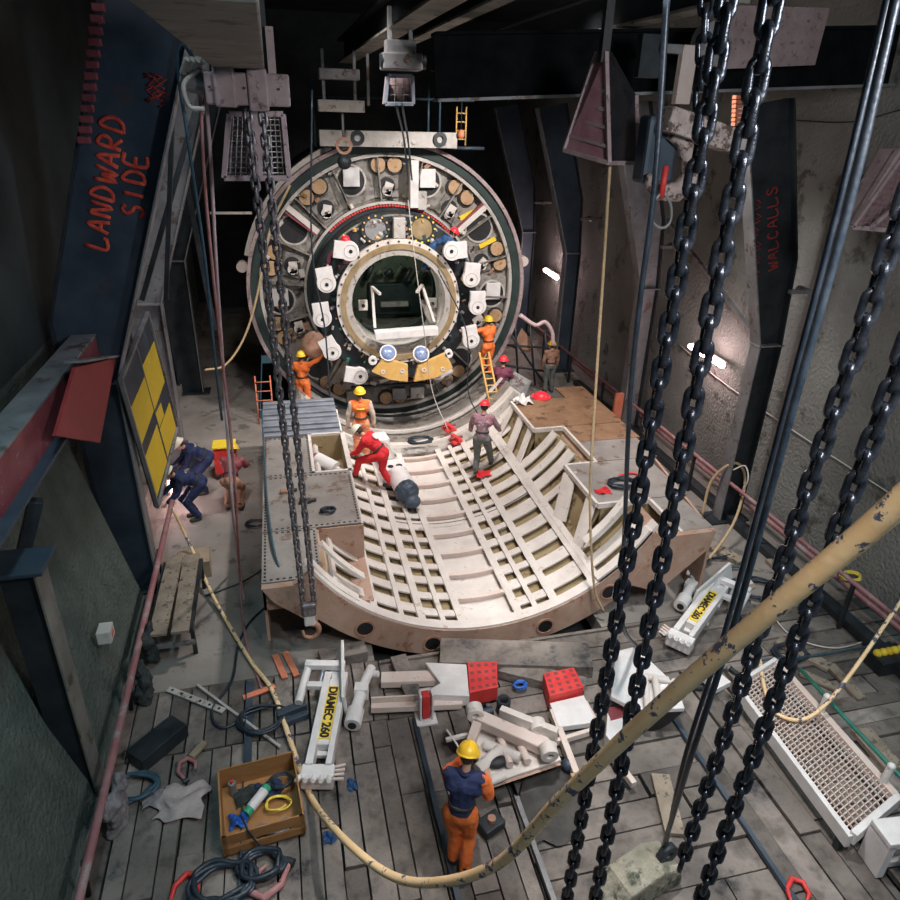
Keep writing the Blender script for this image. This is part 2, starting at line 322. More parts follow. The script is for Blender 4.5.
FONT = {'L': [[(0, 1), (0, 0), (.7, .05), (.75, .2)]], 'A': [[(0, 0), (.4, 1), (.8, 0)], [(.15, .4), (.65, .4)]], 'N': [[(0, 0), (.05, 1), (.65, 0), (.75, 1)]],
 'D': [[(0, 0), (.05, 1), (.5, .9), (.75, .5), (.5, .1), (-.05, 0)]], 'W': [[(0, 1), (.2, 0), (.42, .7), (.65, 0), (.9, 1)]], 'R': [[(0, 0), (.02, 1), (.5, .95), (.6, .7), (.4, .5), (.05, .45), (.7, 0)]],
 'S': [[(.7, .85), (.4, 1), (.1, .8), (.3, .55), (.65, .4), (.6, .1), (.3, 0), (0, .15)]], 'I': [[(.3, 0), (.35, 1)]], 'E': [[(.7, 1), (0, 1), (0, 0), (.7, 0)], [(0, .5), (.55, .5)]],
 'C': [[(.7, .85), (.35, 1), (.05, .6), (.1, .15), (.4, 0), (.7, .15)]], ' ': []}
def paint_word(word, a, b, h, y, m, parent, name, r=.02, off=None):   # strokes along a->b (x,z) on the plane y
    a, b = V(a), V(b); d = (b-a); L = d.length; u = d/L; v = V((-u.y, u.x))   # u = reading direction, v = up of the letters
    mb = MB(); w = L/len(word)
    for i, ch in enumerate(word):
        for st in FONT[ch]:
            pts = []
            for (p, q) in st:
                X = a+u*(w*(i+.85*p))+v*(h*q); pts.append(V((X.x, y, X.y)))
            n0 = len(mb.bm.verts); mb.tube(pts, r, n=6, smooth=4)
            mb.bm.verts.ensure_lookup_table()
            for k in range(n0, len(mb.bm.verts)): vv = mb.bm.verts[k]; vv.co.y = y+(vv.co.y-y)*.15
    if parent is not None:
        for vv in mb.bm.verts: vv.co -= parent.location
    return mb.build(name, m, parent)
def pz(px, py, y): q = P(px, py, y=y); return (q.x, q.z)
paint_word('LANDWARD', pz(106, 250, 10.98), pz(126, 115, 10.98), .28, 10.98, 'graffiti', L1, 'painted_word', r=.028)
paint_word('SIDE', pz(143, 218, 10.98), pz(147, 150, 10.98), .28, 10.98, 'graffiti', L1, 'painted_word', r=.028)
rnd = random.Random(5)
mb = MB()
for k in range(5):
    o = pz(143+k*3, 80-rnd.random()*8, 10.98); pts = []
    for j in range(7): pts.append(V((o[0]+(j % 2)*.12+rnd.uniform(-.03, .03)-L1.location.x, -.02, o[1]-j*.05+rnd.uniform(-.03, .03))))
    mb.tube(pts, .014, n=5)
mb.build('painted_scrawl', 'graffiti_dim', L1)
paint_word('WALCALLS', pz(778, 268, 11.08), pz(777, 182, 11.08), .2, 11.08, 'graffiti_dim', R1, 'painted_word', r=.016)
mb = MB()
for k in range(6):
    o = pz(756+rnd.uniform(-2, 2), 270-k*14, 11.08); pts = [V((o[0]+(j % 2)*.1-R1.location.x, -.02, o[1]-j*.04)) for j in range(5)]
    mb.tube(pts, .013, n=5)
mb.build('painted_scrawl', 'graffiti_dim', R1)
# red dotted stripe of bolt heads on edge of L1 (a red ladder-like strip)
t = thing('red_toothed_rack', 'red toothed steel rack along the outer edge of the LANDWARD SIDE column', 'rack', P(93, 80, y=10.7))
mb = MB(); o = t.location
a = P(101, -10, y=10.7)-o; b = P(84, 145, y=10.7)-o; mb.bar(a, b, .05, .16, up=(0, 1, 0)); mb.build('rack_bar', 'dark_steel', t)
for k in range(14):
    q = a+(b-a)*(k+.5)/14; mb = MB(); mb.box(q+V((.0, -.03, 0)), (.15, .12, .085)); mb.build('tooth', 'red_beam', t, bevel=.01)
for (n, lab, a, b, yy) in [(9, 'short red toothed rack high on the dark column, above the red scrawl', (735, 95), (733, 135), 10.9)]:
    t = thing('red_toothed_rack', lab, 'rack', P(*a, y=yy)); mb = MB(); q0 = V((0, 0, 0)); q1 = P(*b, y=yy)-t.location
    mb.bar(q0, q1, .05, .1, up=(0, 1, 0)); mb.build('rack_bar', 'dark_steel', t)
    for k in range(n):
        q = q0+(q1-q0)*(k+.5)/n; mb = MB(); mb.box(q+V((.03, -.03, 0)), (.12, .1, .05)); mb.build('tooth', 'orange_paint', t)

# cross bracing on left behind L1
def strut(name, label, p, q, w, h, m, cat='strut', bev=.006):
    p, q = V(p), V(q); mb = MB(); c = (p+q)/2; mb.bar(p-c, q-c, w, h); o = mb.build(name, m, bevel=bev, loc=c); return tag(o, label, cat)
strut('bracing_bar', 'thin dark bracing bar rising to the right behind the LANDWARD SIDE column', P(142, 300, y=13.6), P(200, 95, y=13.6), .09, .09, 'dark_steel')
strut('bracing_bar', 'upright dark bracing bar with a bolt, behind the LANDWARD SIDE column', P(166, 300, y=13.2), P(172, 130, y=13.2), .08, .08, 'dark_steel')
strut('bracing_bar', 'dark diagonal bracing bar left of the hanging white hoses', P(215, 330, y=18), P(180, 150, y=18), .12, .12, 'dark_steel')
strut('bracing_bar', 'short pale horizontal bar on left wall beyond the hoses', P(210, 213, y=19), P(252, 213, y=19), .06, .06, 'white')
strut('bracing_bar', 'faint diagonal brace on right wall behind the upper chains', P(667, 220, x=9.7), P(755, 335, x=9.7), .10, .06, 'grey_steel')
# near red waler beam and its gusset
a = P(98, 338, x=-2.95); b = V((-2.95, 4.2, a.z+.05))
t = thing('red_waler_beam', 'dark red flanged beam with pale top running along the left wall', 'beam', a)
d = b-a
mb = MB(); mb.bar((-.02, 0, .24), d+V((-.02, 0, .24)), .34, .04); mb.build('top_flange', 'grey_steel', t, bevel=.004)
mb = MB(); mb.bar((.13, 0, -.02), d+V((.13, 0, -.02)), .03, .50); mb.build('web', 'red_beam', t)
mb = MB(); mb.bar((.05, 0, -.28), d+V((.05, 0, -.28)), .46, .04); mb.build('bottom_flange', 'blue_steel', t, bevel=.004)
mb = MB(); mb.box((0, 0, -.05), (.42, .04, .5)); mb.build('end_plate', 'grey_steel', t)
o = P(75, 400, x=-2.85)
t2 = thing('red_gusset_plate', 'red steel gusset plate under the end of red waler beam', 'plate', o)
mb = MB(); pts = [P(72, 368, x=-2.62)-o, P(113, 358, x=-2.62)-o, P(97, 443, x=-2.62)-o, P(52, 436, x=-2.62)-o]; mb.prism(pts, (.04, 0, 0)); mb.build('plate', 'gusset_red', t2)
mb = MB(); mb.bar(P(74, 362, x=-2.62)-o, P(114, 356, x=-2.62)-o, .22, .03); mb.build('top_plate', 'grey_steel', t2)
# dark steel braces near left
p, q = P(20, 565, y=6.6), P(92, 790, z=0.03)+V((-.1, .1, 0))
t = thing('raking_steel_post', 'dark rusty steel box post leaning in the lower left corner', 'post', q)
mb = MB(); mb.bar(V((0, 0, 0)), p-q, .34, .28, up=(0, 1, 0)); mb.build('shaft', 'dark_steel', t, bevel=.01)
mb = MB(); mb.bar(V((.175, -.02, 0)), p-q+V((.175, -.02, 0)), .02, .34, up=(0, 1, 0)); mb.build('side_flange', 'girder', t)
mb = MB(); mb.box(p-q+V((0, 0, .02)), (.55, .5, .05)); mb.build('cap_plate', 'blue_steel', t, bevel=.01)
strut('upright_steel_post', 'narrow dark steel upright under the red waler beam at left edge', P(18, 575, y=7.0), P(36, 500, y=7.1), .14, .14, 'dark_steel', 'post')
# yellow checker panel
A, B, C_, D = [P(*p, x=-2.5) for p in ((120, 380), (147, 313), (177, 427), (157, 507))]
t = thing('checkered_board', 'dark board with yellow painted squares leaning on left wall', 'board', D)
A, B, C_, D0 = A-t.location, B-t.location, C_-t.location, D-t.location
mb = MB(); mb.prism([A, B, C_, D0], (-.05, 0, 0)); mb.build('panel', 'blue_steel', t)
mb = MB()
for p, q in ((A, B), (B, C_), (C_, D0), (D0, A)): mb.bar(p+V((.01, 0, 0)), q+V((.01, 0, 0)), .06, .06, up=(1, 0, 0))
mb.bar((A+B)/2+V((.01, 0, 0)), (C_+D0)/2+V((.01, 0, 0)), .025, .02, up=(1, 0, 0)); mb.build('frame', 'grey_steel', t)
def bil(u, v): return (A*(1-u)+B*u)*(1-v)+(D0*(1-u)+C_*u)*v
for (u0, u1, v0, v1) in ((.52, .98, .18, .55), (.04, .50, .22, .52), (.52, .96, .70, .98), (.50, .72, .56, .70), (.05, .48, .60, .97)):
    mb = MB(); mb.prism([bil(u0, v0)+V((.002, 0, 0)), bil(u1, v0+.03)+V((.002, 0, 0)), bil(u1, v1)+V((.002, 0, 0)), bil(u0, v1-.02)+V((.002, 0, 0))], (.006, 0, 0)); mb.build('yellow_square', 'yellow', t)

# ------------------------------------------------------------------ overhead girders
def girder(label, x0, x1, y0, y1, z, h, m='girder'):
    t = thing('overhead_girder', label, 'girder', ((x0+x1)/2, y0, z)); w = x1-x0; L = y1-y0
    mb = MB(); mb.bb((-w/2, 0, 0), (w/2, L, .04)); mb.build('bottom_flange', m, t, bevel=.005)
    mb = MB(); mb.bb((-.02, 0, .04), (.02, L, h)); mb.build('web', 'dark_steel', t)
    mb = MB(); mb.bb((-w/2, 0, h), (w/2, L, h+.04)); mb.build('top_flange', 'dark_steel', t)
    return t
t = thing('crane_box_girder', 'heavy weathered box girder end pointing down at top left', 'girder', (-.25, 8.45, 8.17))
mb = MB(); mb.bb((-.25, -5.2, 0), (.25, 0, .62)); mb.build('box_section', 'girder', t, bevel=.012)
mb = MB(); mb.bb((-.30, -.04, -.03), (.30, .02, .66)); mb.build('end_plate', 'dark_steel', t)
girder('long overhead beam with pale underside left of top centre', 1.95, 2.35, 6, 21.5, 9.0, .5)
girder('second long overhead beam beside the first at top centre', 2.62, 2.85, 6, 15.5, 9.0, .4)
girder('faint overhead beam running up right of the winch blocks', 5.0, 5.3, 8, 24, 9.0, .5)
t = thing('cross_beam', 'dark horizontal cross beam with pale lower edge above right columns', 'beam', (2.3, 10.6, 7.98))
rotb = Euler((0, -math.atan2(.42, 7.2), 0)).to_matrix()
mb = MB(); mb.box((3.75, 0, .22), (7.5, .34, .04), rotb); mb.build('bottom_flange', 'grey_steel', t)
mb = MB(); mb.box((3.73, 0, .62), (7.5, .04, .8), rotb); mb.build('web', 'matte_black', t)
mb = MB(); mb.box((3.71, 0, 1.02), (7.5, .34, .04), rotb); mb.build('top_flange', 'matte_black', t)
# spreader beam on top of shield
t = thing('spreader_beam', 'pale horizontal lifting beam just above the round shield', 'beam', (2.9, 18.4, 7.05))
mb = MB(); mb.bb((-1.75, -.15, 0), (1.65, .15, .36)); mb.build('box_section', 'pale_metal', t, bevel=.01)
for x in (-.85, 1.2):
    mb = MB(); mb.ring((x, -.2, .2), (0, 1, 0), .08, .17, .05, n=24); mb.build('lug', 'dark_steel', t)
t = thing('pipe_railing', 'thin blue pipe railing above the round shield', 'railing', (3.1, 19.2, 7.2))
mb = MB(); mb.tube([(-2.1, 0, .95), (2.1, 0, .95)], .03); mb.build('rail', 'cable_teal', t)
for x in (-2.0, 0.9, 1.2): mb = MB(); mb.tube([(x, 0, -.2), (x, 0, 1.3)], .03); mb.build('post', 'cable_teal', t)
t = thing('yellow_ladder', 'small yellow ladder standing above the right of the shield top', 'ladder', (4.65, 18.8, 7.1))
for x in (0, .25): mb = MB(); mb.tube([(x, 0, 0), (x, 0, .9)], .022); mb.build('stile', 'bracket_y', t)
for k in range(4): mb = MB(); mb.tube([(0, 0, .15+.2*k), (.25, 0, .15+.2*k)], .016); mb.build('rung', 'bracket_y', t)
tag(MB().tube([(-.4, 0, 0), (.45, 0, 0)], .04).build('blue_pipe', 'blue_steel', loc=(4.9, 18.6, 7.05)), 'short pale blue pipe at the foot of yellow ladder', 'pipe')
q = P(461, 132, y=18.2)
t = thing('signal_lamp', 'small orange lamp hanging on a wire right of the shield top', 'lamp', q)
MB().sph((0, 0, -.05), .09, (1, 1, 1.2)).build('lamp_body', 'orange_paint', t, smooth=True); MB().tube([(0, 0, .05), (0, 0, .75)], .012).build('wire', 'cable', t)

# ------------------------------------------------------------------ shield lower shell
CX, CZ = 2.9, 3.4
def pol(phi, r, y=0): a = math.radians(phi); return V((CX+r*math.sin(a), y, CZ-r*math.cos(a)))
def arcbox(mb, p0, p1, r0, r1, y0, y1, seg=None, r0b=None, r1b=None):
    seg = seg or max(1, int(abs(p1-p0)/2.5)); Q = []
    for i in range(seg+1):
        p = p0+(p1-p0)*i/seg
        Q.append([mb.bm.verts.new(pol(p, r0, y0)), mb.bm.verts.new(pol(p, r1, y0)), mb.bm.verts.new(pol(p, r1 if r1b is None else r1b, y1)), mb.bm.verts.new(pol(p, r0 if r0b is None else r0b, y1))])
    for A, B in zip(Q[:-1], Q[1:]):
        for k in range(4): mb.bm.faces.new((A[k], A[(k+1) % 4], B[(k+1) % 4], B[k]))
    mb.bm.faces.new(Q[0]); mb.bm.faces.new(Q[-1][::-1]); return mb
YF, YB = 8.6, 15.3
t = thing('shield_invert', 'white ribbed lower half of shield shell with side decks', 'machine shell', (CX, YF, CZ-3.85))
OFF = -V((CX, YF, CZ-3.85))
def shb(mb, name, m, bevel=0, par=None):
    for v in mb.bm.verts: v.co += OFF
    return mb.build(name, m, par or t, bevel=bevel)
shb(arcbox(MB(), -55, 55, 3.44, 3.68, YF+.08, YB), 'inner_skin', 'olive')
shb(arcbox(MB(), -57, 58, 3.70, 3.85, YF+.02, YB), 'outer_skin', 'salmon')
shb(arcbox(MB(), -57.5, 57.5, 3.34, 3.85, YF, YF+.1), 'front_flange', 'salmon')
for (px, py) in ((363, 631), (432, 645), (545, 626), (609, 592)):
    q = P(px, py, y=YF); phi = math.degrees(math.atan2(q.x-CX, CZ-q.z)); c = pol(phi, 3.62, YF)
    mb = MB(); mb.cyl(c+V((0, -.006, 0)), c+V((0, .02, 0)), .135, n=28); h = shb(mb, 'bore_hole', 'black')
    mb = MB(); mb.ring(c+V((0, -.02, 0)), (0, 1, 0), .13, .165, .03, n=28); shb(mb, 'bore_rim', 'rust')
# inner white lip of the flange
shb(arcbox(MB(), -60, 60, 3.30, 3.36, YF+.02, YF+.22), 'inner_lip', 'white')
LONG = [-48, -34.5, -25.5, -19, -12.5, -6.8, 10.6, 16, 22, 35.5]
for p in LONG:
    w = 1.9 if p in (35.5,) else (1.2 if p in (-34.5, -19, 22, -6.8, 10.6) else .8)
    mb = MB(); arcbox(mb, p-w, p+w, 3.30, 3.35, YF+.1, YB, seg=1); arcbox(mb, p-.3, p+.3, 3.35, 3.50, YF+.1, YB, seg=1)
    if p == 35.5: arcbox(mb, p-.12, p+.12, 3.285, 3.30, YF+.1, YB, seg=1)
    shb(mb, 'longitudinal_rib', 'white')
zones = [(-48, -34.5, .50, .22, 0, 99), (-34.5, -25.5, .52, .24, 0, 99), (-25.5, -19, .52, .25, 0, 99), (-19, -12.5, .46, .18, 0, 99), (-12.5, -6.8, .46, .18, 0, 99), (10.6, 16, .46, .20, 0, 99), (16, 22, .46, .18, 0, 99), (22, 35.5, .58, .31, 0, 99), (35.5, 56, .52, .24, 8, 9.7), (35.5, 56, .50, .26, 11.3, 13.1), (35.5, 56, .5, .3, 14.5, 15.2)]
for (a, b, st, w, ya, yb) in zones:
    y = max(YF+.1+st*.6, ya)
    while y < min(YB-.2, yb):
        ww = w*random.uniform(.85, 1.3)
        if abs(y-11.9) < st/2: ww = .34
        mb = MB(); arcbox(mb, a+.7, b-.7, 3.335, 3.365, y, y+ww); arcbox(mb, a+.7, b-.7, 3.365, 3.50, y+ww*.45, y+ww*.45+.03)
        shb(mb, 'transverse_rib', 'white'); y += st
# centre channel: broad pale panels with ledges
y = YF+.2
while y < YB-.6:
    shb(arcbox(MB(), -6.4, 10.2, 3.43, 3.47, y, y+.62), 'channel_panel', 'white')
    mb = MB(); arcbox(mb, -6.4, 10.2, 3.33, 3.47, y+.63, y+.67); arcbox(mb, -6.4, 10.2, 3.31, 3.34, y+.60, y+.69); shb(mb, 'channel_ledge', 'pinkish'); y += .70
mb = MB(); arcbox(mb, -34, 36, 3.326, 3.332, 11.95, 11.965); shb(mb, 'ring_joint', 'dark_steel')
c = pol(5, 3.5, 8.98); mb = MB(); mb.box(c+V((0, 0, .02)), (.32, .12, .03)); shb(mb, 'red_tag', 'red_beam')
# left decks
ZD = 1.42
def deckplate(x0, x1, y0, y1, z, m, name='deck_plate', rows=True, hole=None):
    mb = MB(); mb.bb((x0, y0, z-.03), (x1, y1, z)); o = shb(mb, name, m, bevel=.004)
    if rows:
        mb = MB(); n = 0
        for yy in (y0+.05, y1-.05):
            x = x0+.05
            while x < x1-.03: mb.box((x, yy, z+.002), (.045, .03, .008)); x += .095
        for xx in (x0+.05, x1-.05):
            y = y0+.14
            while y < y1-.1: mb.box((xx, y, z+.002), (.03, .045, .008)); y += .095
        for v in mb.bm.verts: v.co += OFF
        k = stuff(mb.build('slot_row', 'black', o))
    return o
# deck footprint with the pockets left open
deckplate(-.66, .24, 8.75, 10.15, ZD, 'deck_grey')
deckplate(-.66, 1.02, 10.17, 12.1, ZD, 'deck_grey')
deckplate(-.66, .30, 12.12, 13.9, ZD, 'deck_grey')
mb = MB(); 
for k in range(9): mb.bb((-.68, 13.95+k*.22, ZD-.04), (1.0, 14.10+k*.22, ZD+.05+.02*(k % 3)))
shb(mb, 'corrugated_cover', 'silver', bevel=.01)
mb = MB(); mb.bb((-.66, 8.75, .3), (-.62, 15.9, ZD-.03)); mb.bb((-.66, 8.75, .9), (.2, 8.80, ZD-.03)); shb(mb, 'deck_skirt', 'salmon')
mb = MB(); mb.bb((1.0, 10.15, .55), (1.04, 15.3, ZD)); mb.bb((.98, 12.1, ZD-.02), (1.08, 13.95, ZD+.03)); mb.bb((.28, 12.1, ZD-.02), (1.05, 12.16, ZD+.03)); mb.bb((.28, 12.1, ZD-.02), (.34, 13.95, ZD+.03)); mb.bb((.3, 13.9, ZD-.02), (1.05, 13.95, ZD+.03)); shb(mb, 'pocket_rim', 'white')
for (x0, x1, y0, y1, zb, m) in ((.30, 1.02, 12.12, 13.92, .75, 'olive'), (.24, 1.04, 8.9, 10.15, .7, 'salmon')):
    mb = MB(); mb.bb((x0, y0, zb), (x1, y1, zb+.03)); mb.bb((x0, y0, zb), (x0+.03, y1, ZD-.03)); mb.bb((x0, y1-.03, zb), (x1, y1, ZD-.03))
    if m == 'olive': mb.bb((x1-.03, y0, zb), (x1, y1, ZD-.03)); mb.bb((x0, y0, zb), (x1, y0+.03, ZD-.03))
    shb(mb, 'pocket', m)
# arcs spanning the front left pocket
for r, yy in ((3.33, 8.72), (3.12, 9.05)):
    mb = MB(); arcbox(mb, -58, -40, r-.05, r, yy, yy+.16); shb(mb, 'curved_stay', 'white')
mb = MB(); mb.prism([(-.66, YF-.01, ZD), (.22, YF-.01, ZD), (.35, YF-.01, .95), (.1, YF-.01, .68), (-.05, YF-.01, .75), (-.5, YF-.01, 1.15)], (0, .12, 0)); shb(mb, 'front_cheek', 'salmon')
# right decks
ZR = 1.5
mb = MB(); mb.bb((5.28, 13.25, ZR-.05), (7.45, 14.9, ZR)); mb.bb((6.7, 14.9, ZR-.05), (7.45, 15.6, ZR)); shb(mb, 'wood_deck', 'brown_ply')
mb = MB(); mb.bb((6.0, 12.4, ZR-.05), (7.45, 13.23, ZR-.002)); shb(mb, 'wood_deck', 'brown_ply')
deckplate(6.0, 7.35, 11.45, 12.38, ZR, 'deck_grey', rows=False)
deckplate(5.3, 7.1, 9.86, 11.43, ZR, 'deck_grey', rows=False)
deckplate(6.35, 6.93, 8.70, 9.84, ZR, 'deck_grey', rows=False)
mb = MB()
for a_, b_ in (((5.26, 13.22), (5.26, 14.9)), ((5.26, 13.22), (6.0, 13.22)), ((5.97, 13.22), (5.97, 11.42)), ((5.28, 11.43), (5.97, 11.43)), ((5.28, 11.43), (5.28, 9.86)), ((5.28, 9.84), (6.35, 9.84)), ((6.32, 9.84), (6.32, 8.7))):
    mb.bar((a_[0], a_[1], ZR-.04), (b_[0], b_[1], ZR-.04), .06, .1)
shb(mb, 'deck_edge', 'white', bevel=.005)
def wall_prof(x0, y0, y1, m='olive'):   # recessed plate from the deck edge down to the shell
    f_ = pol(37, 3.40); mb = MB(); mb.prism([(x0+.06, y0, ZR-.06), (f_.x+.10, y0, f_.z-.05), (f_.x+.14, y0, f_.z-.09), (x0+.10, y0, ZR-.08)], (0, y1-y0, 0)); shb(mb, 'recess_plate', m)
wall_prof(5.30, 13.25, 14.9); wall_prof(5.32, 9.88, 11.4)
for a_, b_ in (((6.02, 11.45, .6), (6.05, 13.2, ZR-.05)), ((5.3, 13.2, .6), (6.0, 13.23, ZR-.06)), ((5.3, 11.44, .6), (6.0, 11.47, ZR-.06)), ((5.35, 9.83, .5), (6.4, 9.86, ZR-.06)), ((6.38, 8.7, .8), (6.41, 9.84, ZR-.05))): mb = MB(); mb.bb(a_, b_); shb(mb, 'side_wall', 'olive')
mb = MB(); mb.prism([(6.88, 8.68, 0), (6.93, 8.68, 0), (7.40, 11.9, 0), (7.35, 11.9, 0)], (0, 0, ZR-.05)); mb.prism([(7.35, 11.9, 0), (7.40, 11.9, 0), (7.40, 15.6, 0), (7.35, 15.6, 0)], (0, 0, ZR-.05)); shb(mb, 'deck_skirt', 'salmon')
mb = MB(); mb.prism([(5.9, YF-.01, ZR), (6.92, YF-.01, ZR), (6.85, YF-.01, 1.15), (6.0, YF-.01, .35), (5.4, YF-.01, .6)], (0, .12, 0)); shb(mb, 'front_cheek', 'salmon')
shb(arcbox(MB(), 36, 57.5, 3.26, 3.34, YF+.02, YF+.2), 'curved_stay', 'white')
shb(arcbox(MB(), 40, 60, 3.02, 3.12, YF+.65, YF+.82), 'curved_stay', 'white')
for (yt, yb, w_) in ((14.78, 14.6, .16), (14.15, 13.75, .26), (13.5, 13.1, .2), (11.2, 10.55, .36), (10.15, 9.65, .28)):
    b = pol(36.5, 3.33, yb); mb = MB(); mb.bar(V((5.31, yt, ZR-.06)), b, w_, .035, up=(-.75, 0, .65)); shb(mb, 'slanted_gusset', 'white')
# circumferential tail bands between shell and cutterhead
for i, (y0, y1, r0, m) in enumerate(((15.3, 15.75, 3.34, 'pale_metal'), (15.8, 16.2, 3.42, 'white'), (16.25, 16.7, 3.46, 'face_plate'), (16.72, 17.15, 3.46, 'pale_metal'), (17.2, 17.75, 3.52, 'face_plate'), (17.8, 18.55, 3.58, 'pale_metal'))):
    shb(arcbox(MB(), -50, 54, r0, 3.8, y0, y1), 'tail_band', m)
for y in (15.78, 16.71, 17.78): shb(arcbox(MB(), -50, 54, 3.30, 3.36, y-.03, y+.03), 'band_strip', 'dark_steel' if y > 17 else 'white')

# ------------------------------------------------------------------ the round shield (cutterhead side)
Y0 = 18.75
t = thing('tunnel_shield', 'huge round tunnel boring shield with ring of white motors', 'tunnelling machine', (CX, Y0, CZ-3.8))
OFF2 = -V((CX, Y0, CZ-3.8))
def sp(mb, name, m, bevel=0, par=None, smooth=False):
    if par is None:
        for v in mb.bm.verts: v.co += OFF2
    else:
        for v in mb.bm.verts: v.co += OFF2
    return mb.build(name, m, par or t, bevel=bevel, smooth=smooth)
C0 = V((CX, Y0, CZ))
def dc(ang, r, dy=0): a = math.radians(ang); return V((CX+r*math.sin(a), Y0+dy, CZ+r*math.cos(a)))   # angle clockwise from top
AX = (0, 1, 0)
sp(MB().ring(C0+V((0, .12, 0)), AX, 3.68, 3.80, 5.0, n=96), 'shield_skin', 'pale_metal')
sp(MB().ring(C0+V((0, -.10, 0)), AX, 3.73, 3.82, .26, n=96), 'outer_rim', 'purple_steel')
sp(MB().ring(C0+V((0, -.02, 0)), AX, 3.52, 3.73, .2, n=96), 'seal_ring', 'green_dark')
sp(MB().ring(C0+V((0, .0, 0)), AX, 3.42, 3.50, .3, n=96), 'inner_rim', 'pale_metal')
sp(MB().ring(C0+V((0, .32, 0)), AX, 1.25, 3.45, .06, n=96), 'back_plate', 'green_dark')
sp(MB().ring(C0+V((0, .26, 0)), AX, 2.2, 3.44, .05, n=96), 'face_plate', 'face_plate')
# upper crescent on the outside (lit skin band)
sp(MB().ring(C0+V((0, .30, 0)), AX, 3.82, 3.93, .5, n=30, a0=PI*.12, a1=PI*.42), 'skin_band', 'white')
for a in (-80, 80): 
    c = dc(a, 3.95, .3); sp(MB().cyl(c+V((0, -.1, 0)), c+V((0, .15, 0)), .14, n=20), 'lifting_lug', 'pinkish')
# radial walls
for k in range(18):
    a = -170+20*k+10-5; p0 = dc(a, 2.3, .15); p1 = dc(a, 3.44, .15)
    if k % 1 == 0: sp(MB().bar(p0, p1, .035, .26, up=(0, 1, 0)), 'radial_wall', 'face_plate' if k % 2 else 'sector_metal')
# sector details
SQ = [-19, 20, 94, -94, 57, -57, 136, -136, 171]
def radial_box(mb, ang, r, w, h, d, dy):
    a = math.radians(ang); rot = Matrix.Rotation(a, 3, 'Y'); mb.box(dc(ang, r, dy), (w, d, h), rot); return mb
for a in SQ:
    c = dc(a, 2.98, .23)
    sp(radial_box(MB(), a, 2.88, 1.0, 1.0, .04, .235), 'sector_panel', 'sector_metal' if abs(a) < 100 else 'face_plate', bevel=.01)
    sp(MB().cyl(c+V((0, -.03, 0)), c+V((0, .03, 0)), .37, n=32), 'access_hole', 'black')
    sp(MB().ring(c+V((0, -.05, 0)), AX, .35, .40, .05, n=32), 'hole_rim', 'pale_metal')
    if abs(a) not in (57, 171, 136):
        sp(MB().box(c+V((0, -.12, .1)), (.42, .12, .46)), 'square_cover', 'white_clean', bevel=.01)
    elif a in (57,):
        for q in (-.42, .42): sp(MB().box(dc(a, 2.95, .19)+V((q*.7, 0, -q*.9)), (.5, .03, .12), Matrix.Rotation(math.radians(-25), 3, 'Y')), 'yellow_mark', 'yellow')
    elif a == 171: sp(MB().cyl(c+V((0, -.1, 0)), c, .24, n=24), 'port_cap', 'grey_steel')
PL = [-1, 37.5, 74.5, 109, 144.5, 179, -148, -37.5, -74.5, -109]
for a in PL:
    for s_ in (-3.8, 3.8):
        c = dc(a+s_, 3.22, .2); sp(MB().cyl(c+V((0, -.08, 0)), c+V((0, .06, 0)), .19, n=24), 'wooden_plug', 'plug_wood', bevel=.012)
        sp(MB().ring(c+V((0, -.02, 0)), AX, .19, .235, .06, n=24), 'plug_socket', 'dark_steel')
    sp(radial_box(MB(), a, 2.68, .62, .52, .05, .2), 'bracket_plate', 'sector_metal', bevel=.01)
    c = dc(a, 2.70, .16)
    if abs(a) < 140:
        sp(MB().cyl(c+V((0, -.01, 0)), c+V((0, .03, 0)), .22, n=24), 'bracket_hole', 'black')
        mb = MB(); rot = Matrix.Rotation(math.radians(a*.3+20), 3, 'Y'); mb.box(c+V((.02, -.06, -.05)), (.22, .08, .3), rot); mb.cyl(c+V((.0, -.1, -.1)), c+V((0, -.02, -.1)), .13, n=20); b = sp(mb, 'pivot_bracket', 'white')
        sp(MB().cyl(c+V((.0, -.115, -.1)), c+V((0, -.09, -.1)), .035, n=12), 'pivot_pin', 'black')
# red radial strips and white bars
for a, m2 in ((50, 'white'), (-50, 'white')):
    sp(MB().bar(dc(a, 2.45, .05), dc(a, 3.45, .05), .14, .08, up=(0, 1, 0)), 'radial_bar', m2)
    sp(MB().bar(dc(a-2.2, 2.45, .03), dc(a-2.2, 3.4, .03), .05, .08, up=(0, 1, 0)), 'red_strip', 'red_beam')
# gear ring with red bolts
sp(MB().ring(C0+V((0, -.02, 0)), AX, 2.28, 2.34, .25, n=96), 'gear_ring', 'pale_metal')
sp(MB().ring(C0+V((0, .04, 0)), AX, 2.18, 2.28, .2, n=96), 'gear_channel', 'green_dark')
sp(MB().ring(C0+V((0, -.06, 0)), AX, 2.10, 2.18, .3, n=96), 'gear_inner_ring', 'dark_steel')
for k in range(46):
    a = -44+k*2.0; c = dc(a, 2.24, -.02); sp(MB().cyl(c, c+V((0, .08, 0)), .032, n=8), 'red_bolt', 'red')
# top vertical duct
sp(MB().bb((CX+.50, Y0-.25, CZ+2.2), (CX+.72, Y0-.02, CZ+3.35)), 'top_duct', 'white_clean', bevel=.01)
sp(MB().bb((CX+.72, Y0-.2, CZ+2.15), (CX+.95, Y0-.02, CZ+2.6)), 'duct_box', 'pale_metal', bevel=.01)
